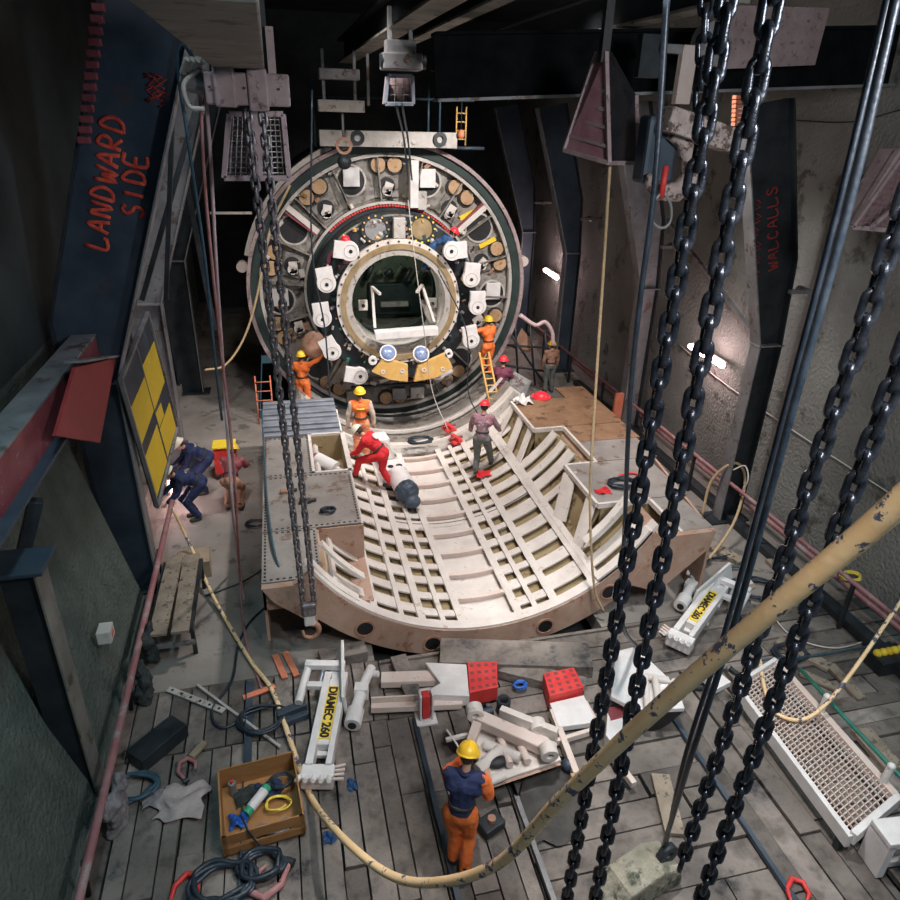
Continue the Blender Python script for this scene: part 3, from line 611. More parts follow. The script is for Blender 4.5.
# --- protruding hub at Y1
Y1 = 17.3; dY = Y1-Y0
sp(MB().ring(C0+V((0, dY+.35, 0)), AX, 1.55, 2.12, 1.4, n=72), 'hub_body', 'green_dark')
sp(MB().ring(C0+V((0, dY+.30, 0)), AX, 1.6, 2.12, .05, n=72), 'hub_face', 'dark_steel')
sp(MB().ring(C0+V((0, dY+.05, 0)), AX, 1.50, 1.60, .3, n=96), 'hub_flange', 'white')
sp(MB().ring(C0+V((0, dY, 0)), AX, 1.37, 1.50, .3, n=96), 'bearing_ring', 'ring_tan')
sp(MB().ring(C0+V((0, dY+.04, 0)), AX, 1.22, 1.37, .3, n=96), 'inner_ring', 'pale_metal')
sp(MB().ring(C0+V((0, dY+.2, 0)), AX, 1.20, 1.28, .9, n=72), 'bore_liner', 'pale_metal')
for k in range(36):
    c = dc(k*10, 1.555, dY+.02); sp(MB().cyl(c, c+V((0, .05, 0)), .025, n=8), 'flange_bolt', 'dark_steel')
# hub upper details: round ports with bolt circles, a block between
for x, zz, m_ in ((-.55, 1.62, 'grey_steel'), (.62, 1.62, 'ring_tan')):
    c = V((CX+x, Y1+.24, CZ+zz+.2)); sp(MB().cyl(c, c+V((0, .1, 0)), .27, n=32), 'round_port', m_, bevel=.01)
    sp(MB().ring(c+V((0, -.02, 0)), AX, .27, .36, .1, n=32), 'port_flange', 'dark_steel')
    for k in range(12):
        aa = k*PI/6; q = c+V((math.cos(aa)*.32, -.05, math.sin(aa)*.32)); sp(MB().cyl(q, q+V((0, .05, 0)), .025, n=8), 'port_bolt', 'label_yellow' if x > 0 else 'bracket_y')
sp(MB().box((CX+.03, Y1+.2, CZ+1.86), (.3, .2, .5)), 'valve_block', 'pale_metal', bevel=.02)
# segment plate behind ports
sp(MB().ring(C0+V((0, dY+.36, 0)), AX, 1.7, 2.16, .04, n=30, a0=-.75, a1=.75), 'port_plate', 'face_plate')
# random hydraulic fittings around the hub
rnd = random.Random(11)
for k in range(96):
    a = rnd.uniform(-180, 180); r = rnd.choice((1.66, 1.72, 1.80, 2.02, 2.08)); c = dc(a, r, dY+.22)
    mb = MB(); mb.cyl(c, c+V((rnd.uniform(-.1, .1), rnd.uniform(-.05, .05), rnd.uniform(-.1, .1))), rnd.uniform(.02, .05), n=10); sp(mb, 'hydraulic_fitting', rnd.choice(['pale_metal', 'pale_metal', 'grey_steel', 'bracket_y', 'cable_teal', 'rust', 'green_steel']))
# white key-shaped motors
def motor(px, py, sx, sz, y=17.05):
    c = P(px, py, y=y); n = V((sx, 0, sz)).normalized(); s_ = V((n.z, 0, -n.x))
    pts = []
    r = .235
    for k in range(19):
        a = PI*(k/18)*1.25-PI*.125; pts.append(c-n*math.sin(a)*r+s_*math.cos(a)*r-n*.06)
    pts += [c-s_*.205+n*.06, c-s_*.205+n*.32, c+s_*.205+n*.32, c+s_*.205+n*.06]
    mo = sp(MB().prism(pts, (0, .12, 0)), 'drive_motor', 'white_clean', bevel=.012)
    cc = c-n*.09
    def sub(mb, nm, m): 
        for v in mb.bm.verts: v.co += OFF2
        mb.build(nm, m, mo)
    sub(MB().cyl(cc+V((0, -.015, 0)), cc+V((0, .02, 0)), .045, n=14), 'shaft_hole', 'black')
    sub(MB().ring(cc+V((0, -.012, 0)), AX, .15, .16, .02, n=28), 'cover_seam', 'pale_metal')
    sub(MB().cyl(c+V((0, .1, 0)), c+V((0, .7, 0)), .17, n=20), 'motor_barrel', 'dark_steel')
for a in ((347, 251, -1, .15), (326, 281, -.15, 1), (322, 316, -.1, 1), (331, 350, -.5, 1), (357, 376, -1, .2), (455, 251, 1, .1), (472, 276, .1, 1), (478, 304, 0, 1), (471, 338, -.2, 1), (440, 371, 1, .5)):
    motor(*a)
# dark reddish motor housing on left lower hub
c = P(315, 345, y=17.7); sp(MB().sph(c, .35, (1, .5, 1.1)), 'rust_cover', 'rust', smooth=True)
# cabin and screed beam seen in the bore
c = P(405, 303, y=20.2)
sp(MB().bb((c.x-1.15, 19.6, c.z-.95), (c.x+1.15, 22.0, c.z-.9)), 'cabin_floor', 'sector_metal')
sp(MB().bb((c.x-1.6, 22.0, c.z-1.6), (c.x+1.6, 22.05, c.z+1.9)), 'cabin_back', 'bulkhead')
sp(MB().bb((c.x-.9, 21.7, c.z-.75), (c.x+.75, 22, c.z+.25)), 'cabin_recess', 'green_dark', bevel=.03)
sp(MB().bb((c.x-.55, 21.5, c.z-.45), (c.x+.35, 21.7, c.z-.3)), 'console', 'pale_metal', bevel=.02)
for k in range(7): sp(MB().tube([(c.x-1.0+.3*k, 21.5, c.z+.45+.15*math.sin(k)), (c.x-.8+.3*k, 21.4, c.z+.8+.1*math.cos(k*2))], .07), 'overhead_pipe', 'bulkhead' if k % 2 else 'dark_steel')
a, b = P(375, 336, y=17.0), P(438, 331, y=17.0)
sp(MB().bar(a, b, .12, .20).bar(a+V((0, .1, .08)), b+V((0, .1, .08)), .25, .05), 'screed_beam', 'white_clean', bevel=.01)
for (p, q) in (((372, 287), (375, 328)), ((422, 285), (434, 322)), ((372, 287), (380, 294)), ((422, 285), (417, 292))):
    sp(MB().bar(P(*p, y=17.9), P(*q, y=17.3), .07, .06), 'support_arm', 'white')
sp(MB().bar(P(425, 300, y=18.2), P(434, 324, y=17.5), .3, .04), 'support_plate', 'sector_metal')
sp(MB().bb(P(446, 300, y=17.9)+V((-.07, -.05, -.6)), P(446, 300, y=17.9)+V((.07, .3, .6))), 'side_plate', 'white_clean')
for p in ((363, 305), (432, 303)): c = P(*p, y=18.2); sp(MB().box(c, (.24, .15, .26)), 'mount_block', 'white', bevel=.01); sp(MB().cyl(c+V((0, -.09, 0)), c+V((0, -.07, 0)), .05, n=12), 'mount_hole', 'black')
rnd2 = random.Random(23)
for k in range(46):     # small valves and stubs in the sectors
    a_ = rnd2.uniform(-175, 175); r_ = rnd2.choice((2.42, 2.55, 3.35, 3.0)); c = dc(a_, r_, .12)
    mb = MB()
    if k % 3: mb.cyl(c, c+V((rnd2.uniform(-.15, .15), rnd2.uniform(-.1, .05), rnd2.uniform(-.15, .15))), rnd2.uniform(.02, .06), n=10)
    else: mb.box(c, (rnd2.uniform(.08, .25), .12, rnd2.uniform(.08, .22)), Matrix.Rotation(rnd2.uniform(0, 3), 3, 'Y'))
    sp(mb, 'small_valve' if k % 3 else 'cover_box', rnd2.choice(['dark_steel', 'white', 'grey_steel', 'sector_metal', 'rust', 'ring_tan']))
# twin blue lamps and tan bracket below
for px, py in ((388, 353), (421, 354)):
    c = P(px, py, y=16.7); d = V((.0, -.75, .5)).normalized()
    lb = sp(MB().cyl(c-d*.28, c+d*.03, .17, .22, n=28), 'cylinder_housing', 'white_clean', bevel=.01)
    mb = MB().sph(c+d*.02, .19, (1, .45, 1), rot=V((0, -1, 0)).rotation_difference(d).to_matrix())
    for v in mb.bm.verts: v.co += OFF2
    mb.build('blue_dome', 'lamp_glass', lb, smooth=True)
for pts in ([(372, 372), (385, 358), (408, 365), (408, 382), (390, 380)], [(418, 366), (446, 353), (453, 368), (436, 378), (414, 382)]):
    q = [P(*p, y=16.6) for p in pts]; sp(MB().prism(q, (0, .12, 0)), 'segment_clamp', 'bracket_y', bevel=.01)
    cc = sum(q, V((0, 0, 0)))/len(q)
    for s_ in (-.25, .25): sp(MB().ring(cc+V((s_, -.02, 0)), AX, .03, .06, .03, n=16), 'clamp_eye', 'white')
for px, py in ((373, 361), (449, 354)): c = P(px, py, y=16.6); sp(MB().ring(c, AX, .05, .11, .12, n=20), 'clamp_lug', 'white_clean')
# lower pipework
for k in range(12):
    x = -1.5+k*.28; c = V((CX+x, Y0-.1, CZ-2.55-.08*rnd.random())); sp(MB().cyl(c, c+V((rnd.uniform(.05, .3), 0, rnd.uniform(-.1, .1))), rnd.uniform(.03, .08), n=12), 'pipe_piece', rnd.choice(['pale_metal', 'grey_steel', 'dark_steel', 'white', 'red_beam']))
sp(MB().bb((CX-1.2, Y0-.15, CZ-2.75), (CX+1.2, Y0-.05, CZ-2.69)), 'lower_crossbar', 'dark_steel')
for (x, m_) in ((.0, 'grey_steel'), (.55, 'pale_metal'), (-1.35, 'face_plate')): sp(MB().bb((CX+x, Y0-.1, CZ-3.2), (CX+x+.4, Y0+.1, CZ-2.85)), 'service_box', m_, bevel=.02)
for s_ in (-1, 1):   # ram plates lower sides
    sp(radial_box(MB(), s_*152, 2.75, .9, .8, .06, .12), 'ram_plate', 'pale_metal', bevel=.02)

# ------------------------------------------------------------------ people
def capsule(mb, a, b, ra, rb, n=10):
    a, b = V(a), V(b)
    mb.sph(a, ra, n=n); mb.sph(b, rb, n=n)
    if (b-a).length > 1e-4: mb.cyl(a, b, ra, rb, n=n, cap=True)
def remesh(o, vox, sm=6):
    r = o.modifiers.new('remesh', 'REMESH'); r.mode = 'VOXEL'; r.voxel_size = vox; r.use_smooth_shade = True
    s = o.modifiers.new('smooth', 'SMOOTH'); s.iterations = sm; s.factor = .6
    return o
def wrinkle(o, seed=0, st=.03):
    tx = bpy.data.textures.new('folds', 'CLOUDS'); tx.noise_scale = .11
    d = o.modifiers.new('folds', 'DISPLACE'); d.texture = tx; d.strength = st; d.mid_level = .5; d.texture_coords = 'LOCAL'
def person(label, loc, face, jacket, trousers, hat='helmet_y', lean=0, twist=0, knees=None, ankles=None, arms=None, hdir=0, scale=1.0, vest=None, hat_label=None, pelvis=(0, 0, .95), head_turn=0, roll=0, sleeves=None, group=None):
    """face = heading in degrees (0 = away along the tunnel, clockwise); arms = ((upper dir),(fore dir)) for left, right; local x right, y forward."""
    t = thing('person', label, 'person', loc, (0, 0, -math.radians(face)), group)
    t.scale = (scale,)*3
    pv = V(pelvis); L = math.radians(lean); rl = math.radians(roll); up = V((math.sin(rl), math.sin(L), math.cos(L))).normalized(); fw = V((0, math.cos(L), -math.sin(L))); tw = math.radians(twist); rt = V((math.cos(tw), math.sin(tw), 0)); 
    chest = pv+up*.36; neck = pv+up*.52; hl = L*.5+math.radians(hdir)
    hup = V((up.x*.6, math.sin(hl), math.cos(hl))).normalized(); head = neck+hup*.16+fw*.02
    kn = [V(k) for k in (knees or ((-.11, .03, .5), (.11, .03, .5)))]; an = [V(k) for k in (ankles or ((-.12, 0, .1), (.12, 0, .1)))]
    hips = [pv+V((-.1, 0, -.04)), pv+V((.1, 0, -.04))]
    sh = [neck-up*.07-rt*.185, neck-up*.07+rt*.185]
    arms = arms or (((-.2, .1, -1), (-.05, .35, -1)), ((.2, .1, -1), (.05, .35, -1)))
    el = [sh[i]+V(arms[i][0]).normalized()*.29 for i in (0, 1)]; wr = [el[i]+V(arms[i][1]).normalized()*.25 for i in (0, 1)]
    mb = MB()
    # torso
    capsule(mb, pv, pv+up*.16, .125, .115); capsule(mb, pv+up*.16, chest, .115, .13); capsule(mb, chest-rt*.07, chest+rt*.07, .12, .12)
    capsule(mb, sh[0], sh[1], .062, .062); capsule(mb, neck-up*.05, head, .056, .05)
    # head: skull, jaw, nose, ears
    hf = (V((math.sin(math.radians(head_turn)), math.cos(math.radians(head_turn)), 0))); hf = (hf-hup*hf.dot(hup)).normalized(); hr = hf.cross(hup)
    rotH = Matrix((hr, hf, hup)).transposed()
    mb.sph(head+hup*.02, .1, (.78, .98, 1.08), rot=rotH); capsule(mb, head-hup*.02+hf*.03, head-hup*.07+hf*.055, .062, .042)
    capsule(mb, head+hf*.095+hup*.015, head+hf*.112-hup*.02, .010, .017)
    for s_ in (-1, 1): mb.sph(head+hr*.08*s_-hup*.005, .028, (.45, .8, 1.1), n=8, rot=rotH)
    for i in (0, 1):
        capsule(mb, hips[i], kn[i], .092, .06); capsule(mb, kn[i], an[i], .058, .042)
        capsule(mb, sh[i], el[i], .054, .042); capsule(mb, el[i], wr[i], .041, .029)
        ft = V((0, 1, 0)); capsule(mb, an[i]-V((0, .02, .03)), an[i]+ft*.14-V((0, 0, .06)), .042, .034)
        # hand
        d = (wr[i]-el[i]).normalized(); side = d.cross(fw if abs(d.dot(fw)) < .9 else V((0, 0, 1))).normalized(); pal = side.cross(d); hb = wr[i]+d*.02
        mb.sph(wr[i]+d*.055, .05, (.85, 1.0, .42), n=10, rot=Matrix((side, d, pal)).transposed())
        for k, ln in enumerate((.066, .075, .07, .055)):
            b0 = wr[i]+d*.085+side*(k-1.5)*.023; b1 = b0+d*ln*.55+pal*.008; b2 = b1+d*ln*.4+pal*.03
            mb.tube([b0, b1, b2], [.0115, .0108, .009], n=6)
        th0 = wr[i]+d*.03+side*(-.035); mb.tube([th0, th0+d*.035-side*.03+pal*.012, th0+d*.07-side*.032+pal*.03], [.014, .013, .011], n=6)
    o = mb.build('body', 'skin', t); remesh(o, .0095, 4)
    # face parts
    for s_ in (-1, 1): MB().sph(head+hf*.088+hr*.032*s_+hup*.02, .013, n=8).build('eye', 'black', t)
    MB().sph(head+hf*.092-hup*.045, .02, (1.2, .5, .35), n=8, rot=rotH).build('mouth', 'maroon_cloth', t)
    MB().sph(head-hf*.025+hup*.012, .103, (.84, .9, .95), rot=rotH, n=14).build('hair', 'hair', t)
    # trousers
    mb = MB(); capsule(mb, pv-up*.02, pv+up*.1, .148, .14); 
    for i in (0, 1): capsule(mb, hips[i], kn[i], .115, .083); capsule(mb, kn[i], an[i]+V((0, 0, .03)), .083, .072)
    o = mb.build('trousers', trousers, t); remesh(o, .014, 4); wrinkle(o)
    # jacket
    mb = MB(); capsule(mb, pv+up*.04, pv+up*.18, .15, .142); capsule(mb, pv+up*.18, chest, .142, .15); capsule(mb, chest-rt*.09, chest+rt*.09, .14, .14); capsule(mb, sh[0], sh[1], .088, .088)
    if sleeves is None:
        for i in (0, 1): capsule(mb, sh[i], el[i], .080, .066); capsule(mb, el[i], wr[i]-(wr[i]-el[i]).normalized()*.02, .064, .05)
    o = mb.build('jacket', jacket, t); remesh(o, .014, 4); wrinkle(o)
    mb = MB(); mb.ring(neck-up*.03, up, .06, .085, .05, n=16); mb.build('collar', jacket, t)
    if sleeves:
        for i in (0, 1):
            mb = MB(); capsule(mb, sh[i], el[i], .088, .070); capsule(mb, el[i], wr[i], .068, .052); o = mb.build('sleeve', sleeves, t); remesh(o, .014, 4); wrinkle(o)
    # boots
    for i in (0, 1):
        mb = MB(); capsule(mb, an[i]+V((0, 0, .06)), an[i]-V((0, .01, .03)), .06, .052); capsule(mb, an[i]-V((0, .02, .045)), an[i]+V((0, .15, -.052)), .052, .046); o = mb.build('boot', 'boot', t); remesh(o, .012, 3)
    # helmet
    mb = MB(); bm = mb.bm; c = head+hup*.045
    rings = []
    for j in range(9):
        th = j/8*PI/2; rr = math.cos(th)*.135; zz = math.sin(th)*.125; rings.append([bm.verts.new(c+hr*math.cos(2*PI*k/24)*rr*.9+hf*math.sin(2*PI*k/24)*rr*1.05+hup*zz) for k in range(24)] if j < 8 else [bm.verts.new(c+hup*.125)])
    for j in range(7):
        for k in range(24): bm.faces.new((rings[j][k], rings[j][(k+1) % 24], rings[j+1][(k+1) % 24], rings[j+1][k]))
    for k in range(24): bm.faces.new((rings[7][k], rings[7][(k+1) % 24], rings[8][0]))
    br = []
    for k in range(24):
        a = 2*PI*k/24; e = .155+(.05 if math.sin(a) > .3 else 0)*math.sin(a); br.append(bm.verts.new(c+hr*math.cos(a)*e*.9+hf*math.sin(a)*e*1.05-hup*.012))
    for k in range(24): bm.faces.new((rings[0][k], br[k], br[(k+1) % 24], rings[0][(k+1) % 24]))
    mb.tube([c+hf*.125*math.cos(a)+hup*.128*math.sin(a) for a in [PI*k/12 for k in range(13)]], .010, n=6)
    o = mb.build('hard_hat', hat, t, smooth=True); s_ = o.modifiers.new('solid', 'SOLIDIFY'); s_.thickness = .006
    mb = MB(); mb.ring(pv+up*.10, up, .135, .157, .04, n=24); mb.build('belt', 'boot', t)
    if vest:
        mb = MB(); mb.ring(chest-up*.02, up, .15, .162, .04, n=24); mb.build('reflective_band', vest, t)
    return t, dict(head=head, wr=wr, pv=pv, chest=chest, up=up, fw=fw)

# man in foreground
fx = P(462, 858, z=0)
person('person in navy vest over orange overalls and yellow hard hat, standing beside the white bracket', (fx.x-.06, fx.y-.05, .0), 25, 'navy_cloth', 'orange_cloth', 'helmet_y', lean=13, sleeves='orange_cloth', roll=2,
       arms=(((.1, .8, -.6), (.3, 1, -.25)), ((.35, .15, -1), (-.2, 1, -.3))), knees=((-.06, .04, .5), (.11, .05, .5)), ankles=((-.06, .0, .1), (.10, -.12, .1)), hdir=22, scale=.97)
q = P(305, 412, y=17.7)
person('person in orange overalls and yellow hard hat reaching up at the left of the shield', (q.x, q.y, q.z), 20, 'orange_cloth', 'orange_cloth', 'helmet_y', arms=(((-.6, .1, -.8), (.3, .4, -.6)), ((.8, .3, .45), (.8, .3, .8))), scale=.97)
q = P(362, 458, z=.42)
person('person in orange vest and yellow hard hat standing behind the person in red', (q.x, q.y, .42), 5, 'orange_cloth', 'orange_dirty', 'helmet_y', arms=(((-.35, .0, -1), (-.05, .1, -1)), ((.35, 0, -1), (.05, .1, -1))), scale=1.0, vest='label_yellow', sleeves='glove')
q = P(383, 491, z=.3)
rp, info = person('person in bright red overalls bending with one foot raised on the shell ribs', (q.x, q.y, .30), 300, 'red_cloth', 'red_cloth', 'helmet_w', lean=48, knees=((-.1, .5, .72), (.13, .06, .48)), ankles=((-.05, .62, .34), (.15, -.12, .12)), arms=(((0, .5, -1), (.2, .9, -.6)), ((.1, .6, -1), (-.1, .8, -.7))), hdir=35, scale=1.0)
c = info['chest']-info['fw']*.155; d = -info['fw']
MB().cyl(c, c+d*.02, .075, n=20).build('back_badge', 'white_clean', rp)
q = P(480, 474, z=.34)
person('person in plaid shirt and red hard hat striding on the shell ribs', (q.x, q.y, .34), 25, 'plaid_cloth', 'grey_cloth', 'helmet_r', lean=14, knees=((-.1, .08, .5), (.14, .25, .55)), ankles=((-.1, -.05, .1), (.2, .34, .2)), arms=(((-.4, .3, -1), (-.1, .6, -.7)), ((.5, .4, -.9), (.1, .7, -.6))), hdir=15)
q = P(499, 418, y=16.8)
person('person in maroon clothes and pinkish red hard hat beside the long ladder', (q.x, q.y, q.z), 30, 'maroon_cloth', 'maroon_cloth', 'helmet_r', lean=12, arms=(((-.3, .5, -1), (0, .8, -.3)), ((.3, .4, -1), (0, .8, -.5))))
q = P(487, 376, y=17.3)
person('person in orange overalls and yellow hard hat on ladder right of shield', (q.x, q.y, q.z), -20, 'orange_cloth', 'orange_cloth', 'helmet_y', lean=6, arms=(((-1, .5, -.15), (-1, .4, .1)), ((.1, .6, -.8), (-.3, .8, .2))), knees=((-.1, .2, .55), (.1, .05, .5)), ankles=((-.1, .05, .22), (.1, 0, .1)), scale=.95, hdir=-5)
q = P(343, 236, y=17.75)
person('person in dark red jacket and red hard hat behind the upper left white motor', (q.x, q.y, q.z-1.62), 170, 'maroon_cloth', 'navy_cloth', 'helmet_r', lean=18, arms=(((-1, .2, -.5), (-.3, .6, -.6)), ((1, .2, -.5), (.3, .6, -.6))), scale=.95)
q = P(458, 238, y=17.55)
person('person in blue overalls and red hard hat lying over the upper right white motor', (q.x-.55, q.y+.15, q.z-1.0), 90, 'blue_cloth', 'blue_cloth', 'helmet_r', lean=76, pelvis=(0, -.1, .95), arms=(((-.3, .8, -.6), (.1, .6, -.9)), ((.3, .8, -.6), (0, .6, -.9))), knees=((-.1, -.1, .6), (.1, -.2, .6)), ankles=((-.1, -.3, .25), (.1, -.35, .25)), scale=.92, hdir=-5)
q = P(203, 515, z=0)
person('person in navy overalls and cream hard hat stooping by left wall, nearer of two', (q.x-.1, q.y-.1, 0), 250, 'navy_cloth', 'navy_cloth', 'helmet_w', lean=62, hdir=10, knees=((-.1, .2, .48), (.1, .22, .48)), pelvis=(0, -.15, .85), vest='pale_metal', arms=(((-.1, .4, -1), (0, .8, -.6)), ((.1, .4, -1), (0, .8, -.6))))
q = P(205, 492, z=0)
person('person in navy overalls and cream hard hat stooping by left wall, farther of two', (q.x, q.y, 0), 255, 'navy_cloth', 'navy_cloth', 'helmet_w', lean=55, hdir=10, knees=((-.1, .2, .48), (.1, .22, .48)), pelvis=(0, -.15, .87), vest='pale_metal', arms=(((-.1, .4, -1), (0, .8, -.6)), ((.1, .4, -1), (0, .8, -.6))))
q = P(235, 512, z=0)
person('person in dull red jacket crouching at the red trolley on the left walkway', (q.x, q.y+.1, 0), 10, 'red_beam', 'rust', 'helmet_y', lean=50, pelvis=(0, -.1, .78), knees=((-.14, .25, .45), (.14, .22, .45)), ankles=((-.14, 0, .1), (.14, -.02, .1)), arms=(((-.1, .7, -.8), (0, .9, -.3)), ((.1, .7, -.8), (0, .9, -.3))))
q = P(549, 382, x=7.9)
person('person in dull orange clothes standing far right of the shield behind the cables', (q.x, q.y, 0), 0, 'rust', 'grey_cloth', 'helmet_y', scale=.95)

# ------------------------------------------------------------------ chains
def link_mesh(pitch, w, r):
    pts = []; hl = pitch/2+r*1.0; rw = w/2-r; st = max(hl-rw, .001)
    for k in range(8): a = PI*k/7; pts.append(V((rw*math.cos(a), 0, st+rw*math.sin(a))))
    for k in range(8): a = PI+PI*k/7; pts.append(V((rw*math.cos(a), 0, -st+rw*math.sin(a))))
    mb = MB(); mb.tube(pts, r, n=8, closed=True); return mb
def chain(label, p, q, pitch=.125, w=.11, r=.018, m='chain', sag=None, group=None, twist=0):
    p, q = V(p), V(q); t = thing('heavy_chain', label, 'chain', q, group=group)
    d = (p-q); L = d.length; u = d.normalized(); n = int(L/pitch)
    base = V((0, 0, 1)).rotation_difference(u)
    first = None
    for k in range(n+1):
        pos = u*(pitch*k)
        if sag: pos += V((sag[0], sag[1], 0))*math.sin(PI*k/n)
        rz = (k % 2)*PI/2+PI/4+twist+k*.012
        rot = (base.to_matrix() @ Matrix.Rotation(rz, 3, 'Z')).to_euler()
        if first is None: o = link_mesh(pitch, w, r).build('link', m, t); first = o
        else: o = first.copy(); COL.objects.link(o); o.parent = t
        o.location = pos; o.rotation_euler = rot
    return t
chain('black chain falling from top edge past the shell corner, leftmost of four big ones', P(732, -30, d=4.3), P(566, 905, d=4.3), .142, .126, .0245)
chain('black chain falling from the top edge, second from left of four big ones', P(778, -30, d=4.1), P(594, 905, d=4.1), .142, .126, .0245)
chain('black chain entering at right edge, third of four big ones, ending at mossy block', P(912, 180, d=4.2), P(682, 862, d=4.2), .135, .118, .0225)
chain('black chain lowest at the right edge, rightmost of the four big ones', P(912, 330, d=4.0), P(698, 905, d=4.0), .135, .118, .0225)
HK = P(312, 610, y=8.25)
chain('hanging hoist chain, left strand of two in front of shield', P(247, 108, y=8.35), P(303, 600, y=8.3), .112, .11, .020, m='chain_worn')
chain('hanging hoist chain, right strand of two in front of shield', P(262, 108, y=8.35), P(314, 600, y=8.3), .112, .11, .020, m='chain_worn')
for i, (x0, lab) in enumerate(((716, 'short extra chain strand at top, left of the two long right chains'), )):
    chain(lab, P(708, -20, d=4.9), P(700, 120, d=4.9), .125, .105, .018)
# hook block at left chains
q = P(309, 612, y=8.25)
t = thing('chain_hook_block', 'rusty pinkish hook block hanging on the two hoist chains by the shell corner', 'hook', q)
MB().box((0, 0, .06), (.22, .14, .22)).build('block', 'chain_worn', t, bevel=.04)
MB().box((0, 0, -.14), (.16, .1, .18)).build('shank', 'white', t, bevel=.02)
MB().tube([(.0, 0, -.2), (.1, 0, -.26), (.12, 0, -.38), (.03, 0, -.48), (-.09, 0, -.44), (-.11, 0, -.34)], [.05, .05, .055, .05, .04, .02], n=10, smooth=4).build('hook', 'rust', t)
# mossy block where chain C ends
q = P(640, 885, z=0)
t = thing('mossy_anchor_block', 'mottled green and cream steel anchor block at bottom edge under the chains', 'block', (q.x, q.y, 0), (0, 0, .25))
MB().prism([(-.55, -.2, 0), (.45, -.2, 0), (.4, -.2, .28), (.1, -.2, .42), (-.35, -.2, .34), (-.55, -.2, .12)], (0, .4, 0)).build('body', 'mossy', t, bevel=.03)
MB().ring((.28, -.08, .42), (0, 1, 0), .06, .13, .08, n=24).build('eye', 'dark_steel', t)

# ------------------------------------------------------------------ hoists, cages
q = P(250, 108, y=8.4)
t = thing('chain_hoist', 'large grey riveted chain hoist under the box girder at top left', 'hoist', q)
MB().bb((-.42, -.25, .02), (.42, .25, .32)).build('hoist_body', 'purple_steel', t, bevel=.02)
MB().bb((-.33, -.3, .0), (-.12, .3, .40)).bb((.0, -.28, -.03), (.2, .28, .36)).build('gear_housing', 'purple_steel', t, bevel=.02)
for k in range(5): MB().bb((-.38+k*.17, -.27, .17), (-.36+k*.17, -.24, .19)).build('rivet', 'dark_steel', t)
MB().cyl((-.42, 0, .2), (-.66, 0, .26), .11, n=20).build('motor', 'grey_steel', t)
MB().bb((.22, -.05, .3), (.30, .05, .75)).build('hanger_plate', 'purple_steel', t); MB().bb((-.5, -.05, .3), (-.44, .05, .6)).build('hanger_plate', 'purple_steel', t)
for k in range(4): MB().cyl((-.62+k*.05, -.12, .3+.03*k), (-.55+k*.05, -.2, .42), .035, n=12).build('fitting', 'pale_metal', t)
MB().tube([(-.45, -.1, .35), (-.62, -.15, .2), (-.6, -.1, 0), (-.45, -.1, -.02)], .025, smooth=5).build('bent_pipe', 'pale_metal', t)
def cage(label, corners, y, m='purple_steel', depth=.3, nx=12, nz=12, name='chain_basket', bars='pale_metal'):
    q = [P(*c, y=y) for c in corners]; o = q[3]; t = thing(name, label, 'basket', o); q = [c-o for c in q]
    mb = MB()
    for a, b in zip(q, q[1:]+q[:1]): mb.bar(a, b, .06, .09, up=(0, 1, 0))
    mb.build('frame', m, t, bevel=.006)
    mb = MB()
    for k in range(1, nx): u = k/nx; mb.tube([q[0].lerp(q[1], u), q[3].lerp(q[2], u)], .006, n=5)
    for k in range(1, nz): u = k/nz; mb.tube([q[0].lerp(q[3], u), q[1].lerp(q[2], u)], .006, n=5)
    mb.build('mesh_panel', bars, t)
    mb = MB(); D = V((0, depth, 0))
    mb.prism([q[0]+D, q[1]+D, q[2]+D, q[3]+D], (0, .01, 0)); mb.prism([q[3], q[2], q[2]+D, q[3]+D], (0, 0, .01)); mb.prism([q[0], q[3], q[3]+D, q[0]+D], (.01, 0, 0)); mb.prism([q[1], q[2], q[2]+D, q[1]+D], (-.01, 0, 0)); mb.build('tray', 'purple_steel', t)
    return t, q
t, q = cage('grey tapered mesh chain basket hanging under the top left hoist', [(229, 114), (283, 114), (289, 178), (224, 178)], 8.7)
mb = MB(); rnd = random.Random(2)
mid = (q[2]+q[3])/2
for k in range(14): c = mid+V((rnd.uniform(-.3, .3), .1, rnd.uniform(.06, .15))); mb.tube([c+V((math.cos(a)*.04, 0, math.sin(a)*.03)) for a in [2*PI*j/8 for j in range(8)]], .012, n=6, closed=True)
mb.build('chain_pile', 'chain_worn', t)
mb = MB(); mb.bar((q[0]+q[1])/2+V((0, -.02, 0)), (q[2]+q[3])/2+V((0, -.02, 0)), .13, .02, up=(0, 1, 0)); mb.build('middle_strip', 'purple_steel', t)
# second small hoist group at top centre (far)
q = P(341, 75, y=17.6)
t = thing('trolley_block', 'small pale trolley block under long overhead beam, left of the cable winch', 'block', q)
MB().bb((-.5, -.2, -.1), (.4, .2, .12)).build('body', 'grey_steel', t, bevel=.02); MB().bb((-.55, -.15, -.75), (.5, .15, -.5)).build('lower_plate', 'pale_metal', t, bevel=.02)
for x in (-.4, .3, .6): MB().bb((x-.03, -.05, -.6), (x+.03, .05, .5)).build('hanger', 'grey_steel', t)
MB().ring((0, -.05, -1.45), (0, 1, 0), .13, .19, .06, n=24).build('ring', 'rust', t); MB().tube([(0, 0, -.75), (0, 0, -1.3)], .03).build('rod', 'grey_steel', t)
MB().sph((0, 0, -1.8), .17).build('shackle_ball', 'dark_steel', t, smooth=True); MB().tube([(0, 0, -1.6), (0, 0, -1.7)], .03).build('link', 'dark_steel', t)
q = P(401, 62, y=12.5)
t = thing('cable_winch', 'dark cable winch with small basket hanging at top centre', 'winch', q)
MB().bb((-.32, -.2, -.12), (.32, .2, .12)).build('body', 'grey_steel', t, bevel=.02); MB().bb((-.25, -.15, .1), (.22, .15, .3)).build('top_frame', 'grey_steel', t, bevel=.01)
